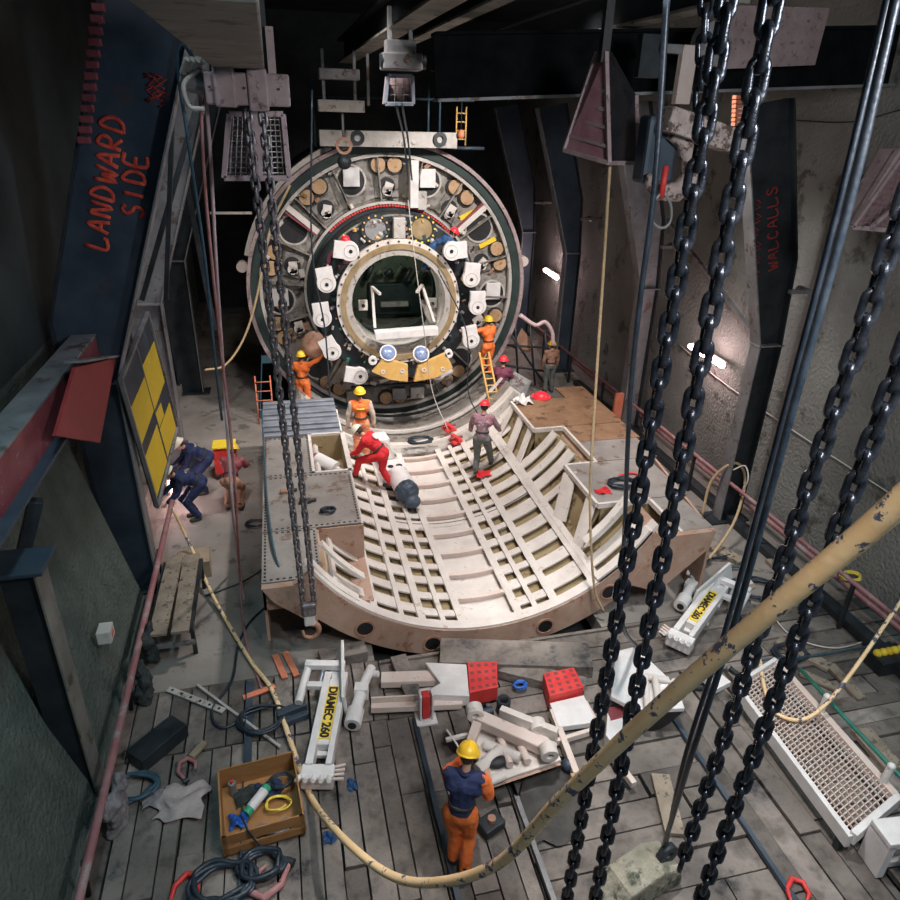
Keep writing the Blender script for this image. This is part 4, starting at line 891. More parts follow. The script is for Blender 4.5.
for x in (-.18, .15): MB().bb((x-.03, -.05, .2), (x+.03, .05, .75)).build('hanger', 'grey_steel', t)
MB().cyl((-.35, -.1, 0), (.38, -.1, 0), .1, n=20).build('drum', 'dark_steel', t)
cage('small dark bucket basket under the cable winch at top centre', [(388, 76), (412, 76), (413, 104), (385, 104)], 12.6, m='silver', nx=3, nz=3)
# dark red pyramid chain cage
o = P(605, 150, y=8.6)
t = thing('pyramid_chain_cage', 'dark red pyramid shaped chain cage hanging right of top centre', 'cage', P(608, 155, y=8.6)); o = t.location
apexL, apexR = P(597, 52, y=8.9)-o, P(612, 52, y=8.9)-o
b0, b1, b2 = P(564, 150, y=8.9)-o, P(609, 163, y=8.2)-o, P(637, 163, y=8.9)-o; b3 = b0+(b2-b1)
apB = apexL+V((.05, .3, 0))
ap1 = P(606, 52, y=8.6)-o
mb = MB(); mb.prism([apexL, ap1, b1, b0], (.01, .01, 0)); mb.build('left_face', 'maroon_cage', t)
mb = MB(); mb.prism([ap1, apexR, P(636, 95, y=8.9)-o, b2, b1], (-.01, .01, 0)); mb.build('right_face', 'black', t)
mb = MB(); mb.prism([b0, b1, b2, b3], (0, 0, .02)); mb.build('bottom', 'dark_steel', t)
mb = MB()
for a, b in ((apexL, b0), (ap1, b1), (b0, b1), (b1, b2), (P(636, 95, y=8.9)-o, b2)): mb.bar(a, b, .05, .05)
for k in (.35, .52, .68, .85): mb.bar(apexL.lerp(b0, k), ap1.lerp(b1, k), .03, .04)
mb.build('angle_frame', 'purple_steel', t, bevel=.004)
mb = MB(); mb.bb((ap1.x-.05, ap1.y, ap1.z-.1), (ap1.x+.05, ap1.y+.1, ap1.z+1.2)); mb.build('hanger', 'black', t)
# right purple cage at right edge
t, q = cage('purple pointed cage half cut by the right edge', [(899, 150), (925, 150), (925, 233), (851, 227)], 8.2, m='purple_steel', bars='maroon_cage', nx=14, nz=14)
t['category'] = 'cage'
mb = MB(); mb.bar(P(899, 160, y=8.15)-t.location, P(853, 225, y=8.15)-t.location, .07, .05); mb.bar(P(925, 180, y=8.15)-t.location, P(870, 228, y=8.15)-t.location, .04, .05); mb.build('corner_angle', 'purple_steel', t)
# big crane hook and block
q = P(672, 175, y=8.0)
t = thing('crane_hook', 'big mottled crane hook behind the upper chains with red bar', 'hook', q)
MB().tube([P(x, y_, y=8.0)-q for x, y_ in ((672, 132), (684, 142), (691, 160), (689, 180), (676, 192), (660, 192), (650, 184), (648, 174))], [.09, .1, .12, .13, .12, .1, .07, .03], n=12, smooth=0).build('hook', 'camo', t)
MB().bar(P(664, 118, y=7.9)-q, P(728, 140, y=7.9)-q, .3, .26).build('trunnion_block', 'camo', t, bevel=.02)
MB().box(P(656, 150, y=8.2)-q, (.42, .3, .75)).build('swivel_housing', 'blue_steel', t, bevel=.05)
MB().tube([P(666, 166, y=7.8)-q, P(661, 198, y=7.8)-q], .035).build('red_bar', 'red', t)
MB().tube([P(*p, y=7.8)-q for p in ((662, 192), (652, 205), (653, 222), (662, 228), (670, 222), (671, 206), (664, 192))], .018, smooth=4).build('shackle', 'grey_steel', t)
t = thing('pulley_frame', 'rusty pulley frame and brackets high behind the upper chains', 'pulley', P(690, 50, y=9.6)); q = t.location
MB().box((0, 0, 0), (1.0, .15, .1)).build('cross_bar', 'grey_steel', t); MB().box((-.05, -.05, -.3), (.22, .12, .7)).build('plate', 'pinkish', t, bevel=.01); MB().box((-.6, 0, -.1), (.3, .15, .5)).build('bracket', 'dark_steel', t); MB().cyl((.3, -.1, .1), (.3, .1, .1), .25).build('sheave', 'grey_steel', t)
mb = MB(); qq = [P(*p, y=10.2) for p in ((730, 5), (830, 8), (815, 65), (700, 70))]; o = qq[3]; mb.prism([p-o for p in qq], (0, .05, 0)); tag(mb.build('steel_side_plate', 'purple_steel', loc=o), 'pale tilted steel plate behind chains under the top right edge', 'plate')

# ------------------------------------------------------------------ hoses, cables, pipes
def line(name, label, pts, r, m, cat, n=8, sub=8, group=None):
    pts = [V(p) for p in pts]; o = pts[-1].copy(); mb = MB(); mb.tube([p-o for p in pts], r, n=n, smooth=sub)
    return tag(mb.build(name, m, loc=o), label, cat, group)
def PDp(px, py, depth):     # point at optical depth
    r = ray(px, py); return CAM+r*(depth/FPX)
line('thick_hose', 'thick scuffed yellow hose sweeping across the foreground from the right edge', [PDp(925, 480, 2.7), PDp(850, 545, 3.0), PDp(750, 628, 3.45), PDp(650, 715, 4.1), PDp(560, 800, 4.9), PDp(500, 862, 5.6), PDp(440, 882, 6.1), PDp(390, 875, 6.6), PDp(340, 835, 7.3), P(310, 795, z=.06), P(290, 740, z=.06), P(272, 690, z=.06), P(250, 660, z=.06), P(215, 600, z=.1), P(190, 545, z=.5), P(172, 508, z=1.2)], [.058, .026], 'hose_y', 'hose', n=14)
line('yellow_hose', 'mottled yellow hose looping from right edge onto the grating walkway', [P(925, 570, z=1.9), P(895, 610, z=1.6), P(855, 668, z=1.0), P(825, 705, z=.6), P(800, 720, z=.42), P(775, 712, z=.42), P(765, 690, z=.42), P(760, 660, z=.3)], .028, 'hose_y', 'hose', n=10)
line('black_cable', 'thick black cable pair member from top right corner to deck, outer one', [P(900, -20, d=4.5), P(850, 200, d=4.5), P(795, 400, d=4.5), P(735, 620, d=4.6), P(690, 760, d=4.7), P(660, 858, z=.05)], .026, 'cable', 'cable')
line('black_cable', 'thick black cable pair member from top right corner to deck, inner one', [P(892, -20, d=4.6), P(842, 190, d=4.6), P(790, 390, d=4.6), P(725, 630, d=4.7), P(684, 760, d=4.8), P(664, 855, z=.04)], .02, 'cable', 'cable')
line('dark_cable', 'long dark cable hanging left of the big chains to shell front', [P(668, -20, d=7), P(655, 180, d=7), P(640, 300, d=7.1), P(630, 400, d=7.4), P(625, 520, d=8), P(622, 620, d=7.6), P(640, 650, z=.05)], .03, 'cable', 'cable')
line('hanging_rope', 'tan rope hanging from dark red pyramid cage down to shell front', [P(610, 163, y=8.4), P(604, 260, y=8.45), P(595, 400, y=8.45), P(590, 500, y=8.45), P(594, 585, y=8.45), P(604, 612, y=8.4)], .022, 'rope', 'rope')
line('hanging_hose', 'pale pink hose hanging from top left hoist to walkway, brightest of bundle', [P(203, 70, y=8.7), P(210, 150, y=8.9), P(216, 260, y=9.3), P(224, 380, y=9.4), P(232, 500, y=9.2), P(238, 560, z=.3), P(244, 600, z=.03)], .022, 'hose_pink', 'hose')
line('hanging_hose', 'dull red hose hanging from top left hoist, ending near orange straps', [P(199, 75, y=8.6), P(206, 200, y=8.9), P(220, 340, y=9.2), P(234, 470, y=9.2), P(240, 580, z=.4), P(246, 640, z=.03), P(262, 690, z=.03)], .02, 'hose_red', 'hose')
line('hanging_hose', 'dark teal hose looping off the top left hoist down to walkway', [P(195, 60, y=8.4), P(182, 45, y=8.4), P(178, 70, y=8.4), P(188, 140, y=8.5), P(205, 260, y=8.8), P(214, 350, y=9), P(222, 420, y=9.2)], .018, 'cable_teal', 'hose')
line('walkway_cable', 'black cable curling on left walkway into the timber deck', [P(318, 575, z=.03), P(262, 610, z=.03), P(240, 640, z=.03), P(232, 680, z=.03), P(212, 710, z=.03), P(222, 728, z=.03), P(250, 715, z=.03)], .02, 'cable', 'cable')
line('walkway_cable', 'straight black cable crossing concrete walkway below the shell deck', [P(205, 596, z=.03), P(240, 583, z=.03), P(262, 570, z=.3)], .018, 'cable', 'cable')
line('teal_hose', 'teal hose draped along the left edge of shell deck', [P(262, 410, z=1.5), P(264, 450, z=1.46), P(267, 500, z=1.46), P(275, 555, z=1.46), P(290, 590, z=1.2), P(303, 612, z=.8)], .02, 'cable_teal', 'hose')
line('thin_cable', 'thin dark cable hanging in front of shield left side', [P(312, 90, y=16), P(312, 250, y=16), P(325, 330, y=16.4), P(330, 400, y=16.5)], .02, 'cable', 'cable')
line('thin_cable', 'thin cable from the cable winch to shield top, left of pair', [P(396, 104, y=12.5), P(404, 140, y=16), P(408, 180, y=18.4)], .022, 'cable_teal', 'cable')
line('thin_cable', 'thin cable from the cable winch to shield top, right of pair', [P(402, 104, y=12.5), P(408, 140, y=16), P(412, 180, y=18.4)], .022, 'cable_teal', 'cable')
line('thin_rope', 'pale thin line crossing the hub and ending at red fittings', [P(408, 200, y=17), P(415, 260, y=16.4), P(424, 330, y=16.3), P(432, 390, y=16.4), P(448, 430, z=.5)], .012, 'pale_metal', 'rope')
line('thin_cable', 'dark cable across the right of the hub down to shell', [P(438, 270, y=16.6), P(466, 330, y=16.5), P(468, 390, y=16.5), P(478, 415, y=16.3)], .016, 'cable', 'cable')
line('looped_hose', 'tan looped hose on left wall side of shield, hanging low', [P(290, 185, y=18.4), P(270, 230, y=18.4), P(256, 300, y=18.4), P(243, 340, y=18.3), P(225, 365, y=18), P(205, 370, y=17.5)], .03, 'rope', 'hose')
# left pipe handrail
A_, B_ = P(180, 468, x=-2.5), P(88, 860, x=-2.5)
t = thing('pipe_handrail', 'long dull red pipe rail along the left side with rags tied on', 'handrail', B_)
u = (B_-A_)
MB().tube([A_+u*-.15-B_, A_-B_, V((0, 0, 0)), u*.18], .05, n=14).build('rail_pipe', 'pipe_red', t)
for k in (.02, .35, .7, 1.0):
    p = A_+u*k-B_; MB().tube([p+V((-.05, 0, 0)), V((p.x-.1, p.y, -B_.z))], .03).build('post', 'dark_steel', t)
rags = [((142, 640), .5, .5, 'dark ragged cloth tied on left pipe rail, upper of the two dark ones', 'rag_dark'), ((138, 680), .45, .6, 'dark ragged cloth tied on left pipe rail, lower of the two dark ones', 'rag_dark'), ((107, 800), .5, .5, 'grey work cloth hanging at the bottom of left pipe rail', 'rag_grey')]
for i, (p, w, h, lab, m_) in enumerate(rags):
    c = P(*p, x=-2.5); mb = MB(); rnd = random.Random(i)
    for k in range(12): mb.sph(V((.05+rnd.uniform(-.04, .08), rnd.uniform(-.14, .14), -k*h/11+.08)), .13, (.55, 1.2*(1-.05*k), 1.2), n=12)
    o = mb.build('hanging_rag', m_, loc=c); remesh(o, .02, 8); wrinkle(o, st=.12); tag(o, lab, 'rag')
# lamp by left wall
def tube_lamp(label, a, b, r=.05):
    t = thing('tube_lamp', label, 'lamp', (a+b)/2); c = t.location
    MB().tube([a-c, b-c], r, n=12).build('glowing_tube', 'tube_light', t)
    d = V((.07, 0, .02)) if c.x > 3 else V((-.07, 0, .02)); MB().bar(a-c+d, b-c+d, .14, .05, up=(1, 0, 0)).build('housing', 'pinkish', t, bevel=.01)
tube_lamp('glowing tube lamp on right wall between the big chains', P(690, 346, x=9.55), P(723, 366, x=9.55), .06)
tube_lamp('small glowing tube lamp on far right wall beside the shield', P(545, 270, x=9.5), P(557, 278, x=9.5), .07)
tube_lamp('glowing tube lamp low on left wall by the stooping workers', P(170, 482, x=-2.75), P(175, 497, x=-2.75), .05)
# right wall pipes and rail
def rl(name, label, x, z, y0, y1, r, m, posts=True, cat='pipe'):
    t = thing(name, label, cat, (x, y0, z)); MB().tube([(0, 0, 0), (0, y1-y0, 0)], r, n=12).build('pipe_run', m, t)
    if posts:
        y = 0
        while y < y1-y0: MB().box((.0, y, -z/2), (.06, .06, z)).build('post', 'dark_steel', t); y += 2.45
rl('pipe_handrail', 'pinkish pipe handrail running along the right wall', 8.9, .95, 5.0, 24, .04, 'pipe_red', cat='handrail')
rl('wall_pipe', 'red pipe low along right wall', 9.5, .35, 4.0, 24, .06, 'pipe_red', False)
rl('wall_pipe', 'blue pipe beside red pipe low along right wall', 9.5, .50, 4.0, 24, .035, 'blue_steel', False)
mb = MB(); mb.bb((-.12, 0, 0), (.12, 15, .16)); tag(mb.build('kerb_beam', 'dark_steel', loc=(9.1, 4.5, 0), bevel=.01), 'dark steel kerb beam at the foot of the right wall', 'beam')
line('looped_hose', 'cream hose looped over the base of dark right column', [P(702, 515, z=.1), P(712, 480, z=.9), P(735, 463, z=1.4), P(745, 480, z=1.0), P(735, 520, z=.5), P(712, 555, z=.1), P(690, 575, z=.05)], .03, 'rope', 'hose')
line('looped_hose', 'thin pale hose looped above cream hose on right column', [P(733, 470, z=1.3), P(745, 466, z=1.4), P(748, 480, z=1.2), P(740, 495, z=.8)], .015, 'white', 'hose')
line('thin_cable', 'thin wire strung along upper right wall', [P(680, 345, x=9.8), P(720, 380, x=9.8), P(800, 435, x=9.8), P(900, 500, x=9.8)], .012, 'white', 'wire')
line('thin_cable', 'dark wire crossing the upper right wall near the cross beam', [P(790, 120, x=9.8), P(850, 122, x=9.8), P(900, 110, x=9.8)], .012, 'dark_steel', 'wire')
line('pink_duct', 'pink bent hose duct on the right side of the shield', [P(520, 315, y=17.9), P(535, 325, y=17.9), P(545, 322, y=17.9), P(552, 332, y=17.9), P(553, 345, y=17.9)], .06, 'hose_pink', 'duct')

# ------------------------------------------------------------------ things on the shell
q = P(325, 470, z=1.0)
t = thing('white_cylinder_motor', 'white cylindrical motor lying in the left deck pocket', 'motor', (q.x, q.y, 1.0), (0, 0, .7))
MB().cyl((0, -.35, .15), (0, .2, .2), .14, n=24).build('barrel', 'white_clean', t, bevel=.01); MB().cyl((0, .2, .2), (0, .3, .21), .1, n=20).build('end_cap', 'red_beam', t); MB().cyl((0, -.36, .15), (0, -.65, .1), .06, n=16).build('shaft', 'pinkish', t)
for k in range(4):
    q = P(318+k*5, 478+k*4, z=.85); mb = MB(); mb.box((0, 0, 0), (.07, .9, .04)); o = mb.build('timber_offcut', 'timber_new', loc=(q.x, q.y, .83+.02*k), rot=(0, 0, .5+.1*k)); tag(o, 'narrow pale timber offcut lying in left deck pocket', 'timber', 'timber offcuts in the left deck pocket')
# pump with dark blue hood
q = P(408, 500, z=.25)
t = thing('covered_pump', 'white pump cylinder with dark blue hood on the shell floor', 'pump', (q.x-.05, q.y+.15, .22), (0, 0, .12))
MB().cyl((0, -.1, .28), (0, .55, .30), .24, n=28).build('pump_barrel', 'white_clean', t, bevel=.02)
mb = MB(); mb.sph((0, -.18, .26), .27, (1, .9, 1)); mb.sph((.06, -.42, .12), .2, (.9, .7, .7)); o = mb.build('hood', 'blue_steel', t); remesh(o, .02, 6); wrinkle(o, st=.06)
MB().bb((-.24, .62, 0), (.24, 1.1, .42)).build('gear_case', 'white_clean', t, bevel=.02)
for s_ in (-.1, .1): MB().cyl((s_, .75, .415), (s_, .75, .43), .07, n=16).build('case_hole', 'black', t)
MB().cyl((0, 1.1, .25), (0, 2.1, .28), .2, n=24).build('tail_barrel', 'pale_metal', t)
MB().bb((-.2, 2.05, .1), (.25, 2.5, .5)).build('white_head', 'white_clean', t, bevel=.03)
# red cloth, red hat, tools
q = P(480, 474, z=.33); o = crumple('red_cloth', 'red_cloth', (q.x+.05, q.y-.12, .36), .5, .35, .14, seed=4); tag(o, 'crumpled red cloth at the feet of person in plaid shirt', 'cloth')
q = P(541, 397, z=ZR)
t = thing('red_hard_hat', 'red hard hat lying on the far edge of brown deck', 'helmet', (q.x, q.y, ZR)); MB().sph((0, 0, .0), .2, (1, 1, .75)).build('shell', 'helmet_r', t, smooth=True); MB().cyl((0, 0, 0), (0, 0, .02), .25, n=24).build('brim', 'helmet_r', t)
q = P(527, 403, z=ZR); tag(crumple('white_sack', 'white_clean', (q.x-.1, q.y, ZR), .5, .45, .3, seed=9), 'white sack beside red hard hat on brown deck edge', 'sack')
for (px, py, z, lab) in ((449, 430, .35, 'red steel fitting on the tail bands, farther one'), (456, 442, .3, 'red steel fitting on the tail bands, nearer one')):
    q = P(px, py, z=z); t = thing('red_fitting', lab, 'fitting', (q.x, q.y, z), (0, 0, .3)); MB().bb((-.15, -.15, 0), (.15, .15, .06)).bb((-.05, -.2, .06), (.05, .2, .16)).build('body', 'red', t, bevel=.01); MB().cyl((-.18, 0, .12), (.18, 0, .12), .035).build('pin', 'red_beam', t)
# junk coils on the tail band and right deck
def coil(label, c, r, turns, tr, m, seed, name='cable_coil', flat=.02, cat='cable'):
    rnd = random.Random(seed); pts = []
    for k in range(turns*10): a = 2*PI*k/10; rr = r*rnd.uniform(.75, 1.1); pts.append(V((math.cos(a)*rr, math.sin(a)*rr*.7, tr+rnd.uniform(0, flat)+tr*k/20)))
    mb = MB(); mb.tube(pts, tr, n=6, smooth=3); return tag(mb.build(name, m, loc=c), label, cat)
coil('tangle of dark hoses with red ends on shell behind the pump', P(420, 442, z=.38), .3, 4, .025, 'cable', 1)
coil('small coil of black hose on the left deck plate', P(328, 512, z=ZD), .13, 3, .02, 'cable', 2)
coil('tiny dark coil at left of lowest deck plates on the walkway', P(256, 524, z=.02), .2, 2, .015, 'cable', 3)
coil('tangle of black hoses on the right deck', P(622, 485, z=ZR), .28, 4, .025, 'cable', 4)
coil('red hose tangle on the right deck', P(630, 478, z=ZR), .2, 2, .02, 'red', 5)
coil('black hose tangle by the shell corner on right floor', P(690, 560, z=.02), .35, 4, .025, 'cable', 6)
coil('black hose coil on right floor beside the second drill rig', P(715, 555, z=.02), .3, 3, .02, 'cable', 7)
coil('yellow curled hose on floor near the right wall pipes', P(850, 578, z=.5), .2, 3, .02, 'label_yellow', 8)
q = P(602, 492, z=ZR); tag(crumple('red_rag', 'red_cloth', (q.x, q.y, ZR), .35, .25, .1, seed=5), 'red rag at the front edge of right grey deck', 'rag')
q = P(330, 570, z=ZD); 
for i, (px, py, lab) in enumerate(((305, 503, 'small black tool on left deck plate between chain and hose coil'), (286, 493, 'reddish small block beside the hoist chain on left deck'))):
    q = P(px, py, z=ZD); t = thing('small_tool', lab, 'tool', (q.x, q.y, ZD)); MB().bb((-.1, -.05, 0), (.1, .05, .07)).build('handle', 'boot' if i == 0 else 'rust', t, bevel=.015); MB().cyl((.1, 0, .04), (.2, .03, .04), .03).build('nose', 'dark_steel', t)
# ladder near shield
q0, q1 = P(484, 352, y=17.2), P(496, 412, y=16.4)
t = thing('long_ladder', 'long orange ladder leaning at the right lower side of the shield', 'ladder', q1)
for s_ in (-.13, .13): MB().tube([V((s_, 0, 0)), q0-q1+V((s_, 0, 0))], .03).build('stile', 'bracket_y', t)
for k in range(1, 9): p = (q0-q1)*(k/9); MB().tube([p+V((-.13, 0, 0)), p+V((.13, 0, 0))], .02).build('rung', 'bracket_y', t)
for (px, py, lab) in ((262, 375, 'thin orange ladder standing on left of shield base'), ):
    q = P(px, py, y=18.2); t = thing('orange_ladder', lab, 'ladder', (q.x, q.y, 0))
    for s_ in (-.2, .2): MB().tube([(s_, -.2, 0), (s_, .1, 1.3)], .02).build('stile', 'orange_paint', t)
    for k in range(5): MB().tube([(-.2, -.18+.05*k, .15+.25*k), (.2, -.18+.05*k, .15+.25*k)], .015).build('rung', 'orange_paint', t)
# junk at right of shield: dark sheet & truss
q = P(520, 395, y=16.2)
t = thing('dark_sheet_panel', 'dark grey metal sheet leaning behind the brown deck', 'panel', q); MB().prism([P(*p, y=yy)-q for p, yy in (((513, 372), 17), ((530, 382), 16.5), ((520, 405), 15.9), ((503, 395), 16.5))], (.03, -.03, .03)).build('sheet', 'grey_steel', t); MB().bar(P(513, 372, y=17)-q, P(503, 395, y=16.5)-q, .06, .06).build('edge_bar', 'dark_steel', t)
t = thing('rusty_scaffold_frame', 'dark scaffold frame with rusty panel right of the shield', 'scaffold', P(525, 350, y=19)); q = t.location
for p_, p2 in (((505, 345), (548, 348)), ((515, 320), (518, 380)), ((530, 325), (535, 385)), ((508, 330), (545, 385)), ((545, 330), (548, 385)), ((503, 365), (550, 372))): MB().tube([P(*p_, y=19)-q, P(*p2, y=19)-q], .035).build('tube', 'dark_steel', t)
MB().prism([P(*p, y=19.2)-q for p in ((512, 348), (522, 328), (535, 345), (530, 352))], (0, .04, 0)).build('panel', 'rust', t)
q = P(617, 412, x=8.6); mb = MB(); mb.bb((-.12, -.05, -.55), (.12, .05, .55)); tag(mb.build('orange_sign_post', 'orange_paint', loc=(q.x, q.y, q.z), bevel=.01), 'narrow orange marker board against the right handrail', 'marker')
q = P(660, 462, z=1.0); t = thing('black_drum', 'black drum on its side at the right of shell deck', 'drum', (7.6, 12.3, .0)); MB().cyl((0, 0, 0), (0, 0, .9), .25, n=24).build('drum_body', 'black', t, bevel=.02); MB().ring((0, 0, .88), (0, 0, 1), .2, .26, .04, n=24).build('rim', 'dark_steel', t)
# red trolley w/ yellow top
q = P(228, 475, z=0)
t = thing('red_trolley', 'red trolley with yellow tray top on the left walkway', 'trolley', (q.x, q.y, 0)); MB().bb((-.25, -.2, .12), (.25, .2, .75)).build('cabinet', 'red', t, bevel=.02); MB().bb((-.26, -.22, .78), (.26, .22, .84)).build('tray', 'yellow', t, bevel=.02)
for a in (-.2, .2):
    for b in (-.18, .18): MB().cyl((a-.02, b, .07), (a+.02, b, .07), .07, n=16).build('wheel', 'black', t)
# ------------------------------------------------------------------ floor items
def text_mesh(s_, size, name, m, parent, loc, rot):
    cu = bpy.data.curves.new('txt', 'FONT'); cu.body = s_; cu.size = size; cu.extrude = .003; cu.align_x = 'CENTER'; cu.align_y = 'CENTER'; cu.offset = .006
    ob = bpy.data.objects.new('txt', cu); COL.objects.link(ob); bpy.context.view_layer.update()
    me = bpy.data.meshes.new_from_object(ob.evaluated_get(bpy.context.evaluated_depsgraph_get())); COL.objects.unlink(ob); bpy.data.objects.remove(ob)
    me.materials.clear(); me.materials.append(M[m]); o = bpy.data.objects.new(name, me); COL.objects.link(o); o.parent = parent; o.location = loc; o.rotation_euler = rot; return o
def drill_rig(label, a, b, mirror=1, L=2.0, txt='DIAMEC 260', flip=0):
    # a = foot (valve end), b = head end on the floor
    d = (b-a); ang = math.atan2(d.x, d.y); L = d.length
    t = thing('drill_rig', label, 'drill rig', (a.x, a.y, .03), (0, 0, -ang)); m = mirror
    MB().bb((-.17, .1, .08), (-.07, L*.86, .3)).bb((.09, .1, .08), (.17, L*.86, .3)).bb((-.17, .35, .08), (.17, L*.86, .14)).build('feed_beam', 'white_clean', t, bevel=.01)
    MB().bb((-.1, .42, .14), (.1, L*.8, .27)).build('beam_cover', 'white_clean', t, bevel=.01)
    lp = MB().bb((-.085, .5, .27), (.085, L*.72, .285)).build('name_plate', 'label_yellow', t)
    text_mesh(txt, .165, 'lettering', 'black', t, (0, (.5+L*.72)/2, .289), (0, 0, -PI/2 if not flip else PI/2))
    mb = MB(); mb.prism([(-.2, L*.78, .12), (-.05, L*1.08, .12), (.05, L*1.08, .12), (.2, L*.62, .12)], (0, 0, .05)); mb.prism([(.20*m, L*.55, .1), (.16*m, L*.55, .42), (.0, L*1.12, .45), (-.1*m, L*1.12, .15)], (.05*m, 0, 0)); mb.build('mast_bracket', 'white_clean', t, bevel=.012)
    mb = MB(); mb.bb((-.5*m, L*.92, .2), (.1*m, L*.98, .3)); mb.bb((-.4*m, L*.72, .2), (-.1*m, L*.77, .28)); mb.build('cross_arm', 'white_clean', t, bevel=.01)
    MB().cyl((-.48*m, L*.62, .15), (-.46*m, L*.95, .2), .06, n=16).build('hydraulic_ram', 'white_clean', t)
    MB().cyl((-.25*m, L*.78, .12), (-.22*m, L*.98, .2), .035, n=12).build('steel_rod', 'silver', t)
    # motor on the other side
    mb = MB(); mb.cyl((.34*m, L*.42, .16), (.36*m, L*.55, .18), .12, n=24); mb.cyl((.36*m, L*.55, .18), (.40*m, L*.70, .2), .085, n=20); mb.box((.40*m, L*.72, .2), (.2, .16, .2)); mb.cyl((.40*m, L*.75, .2), (.5*m, L*.95, .22), .07, n=16); mb.cyl((.48*m, L*.9, .2), (.62*m, L*.88, .22), .05, n=12); mb.build('rotation_motor', 'white_clean', t, bevel=.008)
    MB().cyl((.335*m, L*.415, .158), (.336*m, L*.424, .158), .06, n=16).build('motor_bore', 'black', t)
    # valve cluster
    mb = MB(); mb.box((0, .02, .15), (.42, .22, .22)); mb.build('valve_block', 'white_clean', t, bevel=.02)
    for k in range(5):
        MB().cyl((-.2+k*.09, -.06, .26), (-.22+k*.1, -.16, .3), .03, n=10).build('valve', 'white_clean', t)
    for k in range(4): MB().cyl((.2*m, -.05+k*.06, .2), (.34*m, -.06+k*.07, .22), .018, n=8).build('nozzle', 'pinkish', t)
    return t
drill_rig('white drill rig lettered DIAMEC 260 lying on planks left of centre', P(318, 785, z=.05), P(340, 672, z=.05), 1)
drill_rig('white drill rig with yellow name strip lying right of the big chains', P(678, 648, z=.05), P(722, 588, z=.05), -1)
# white frames with red waffle pads
def waffle(name, a, b, c, d, h, t):
    mb = MB(); mb.prism([a, b, c, d], (0, 0, h)); o = mb.build(name, 'red', t, bevel=.008); first = None; C0_ = (a+b+c+d)/4
    for i in range(4):
        for j in range(4):
            u, v = (i+.5)/4, (j+.5)/4; p = (a*(1-u)+b*u)*(1-v)+(d*(1-u)+c*u)*v; 
            if first is None: first = MB().box((0, 0, 0), (.055, .05, .008)).build('pad_hole', 'red_beam', o); k = first
            else: k = first.copy(); COL.objects.link(k); k.parent = o
            k.location = p+V((0, 0, h))
q = P(480, 705, z=0)
t = thing('white_support_frame', 'white steel frame with red waffle pad lying above the man', 'support frame', (q.x, q.y, 0)); o = t.location
f = lambda px, py, z=.12: P(px, py, z=z)-o
waffle('red_pad', f(467, 675, .05), f(496, 674, .05), f(497, 700, .05), f(469, 706, .05), .26, t)
mb = MB(); mb.prism([f(425, 672, .06), f(466, 674, .06), f(469, 706, .06), f(420, 704, .06), f(440, 693, .06)], (0, 0, .2)); mb.build('head_plate', 'white_clean', t, bevel=.012)
MB().bar(f(381, 680), f(440, 678), .22, .12).build('upper_arm', 'pinkish', t, bevel=.01)
MB().bar(f(371, 704), f(462, 700), .20, .05).bar(f(371, 700, .2), f(462, 695, .2), .03, .1).bar(f(371, 710, .2), f(462, 706, .2), .03, .1).build('lower_arm', 'pinkish', t, bevel=.006)
q = P(426, 720, z=0); t = thing('white_foot_bracket', 'small upright white bracket with red stripe beside the white frame', 'bracket', (q.x, q.y, 0)); MB().bb((-.15, -.12, 0), (.15, .16, .04)).bb((-.10, -.05, 0), (-.07, .12, .5)).bb((.07, -.05, 0), (.10, .12, .5)).bb((-.1, .08, 0), (.1, .12, .5)).build('body', 'white_clean', t, bevel=.008); MB().bb((-.06, -.06, .1), (.04, .07, .5)).build('red_stripe', 'red', t)
q = P(575, 730, z=0)
t = thing('white_support_frame', 'white forked frame with red waffle pad lying right of the large bracket', 'support frame', (q.x, q.y, 0)); o = t.location
f = lambda px, py, z=.12: P(px, py, z=z)-o
waffle('red_pad', f(542, 686, .05), f(572, 680, .05), f(582, 700, .05), f(548, 709, .05), .26, t)
mb = MB(); mb.prism([f(549, 708, .1), f(583, 700, .1), f(595, 727, .1), f(558, 732, .1)], (0, 0, .1)); mb.build('head_plate', 'white_clean', t, bevel=.01)
mb = MB(); mb.bar(f(552, 712), f(577, 778), .09, .14); mb.bar(f(584, 704), f(597, 728), .08, .14); mb.bar(f(556, 742), f(596, 730), .06, .1); mb.build('fork_arm', 'pinkish', t, bevel=.01)
MB().box(f(577, 780), (.16, .12, .16)).build('end_block', 'plug_wood', t, bevel=.01); MB().sph(f(568, 765, .1), .09).build('dark_clamp', 'blue_steel', t, smooth=True)
q = P(608, 740, z=0)
t = thing('white_support_frame', 'white frame with small red pad half hidden behind the two left chains', 'support frame', (q.x, q.y, 0)); o = t.location
f = lambda px, py, z=.12: P(px, py, z=z)-o
waffle('red_pad', f(606, 714, .15), f(622, 712, .15), f(624, 722, .15), f(610, 726, .15), .12, t)
mb = MB(); mb.prism([f(606, 718, .05), f(622, 718, .05), f(620, 745, .05), f(614, 760, .05), f(604, 745, .05)], (0, 0, .2)); mb.build('body', 'white_clean', t, bevel=.01); MB().bar(f(612, 755), f(634, 785), .08, .1).build('arm', 'pinkish', t, bevel=.01)
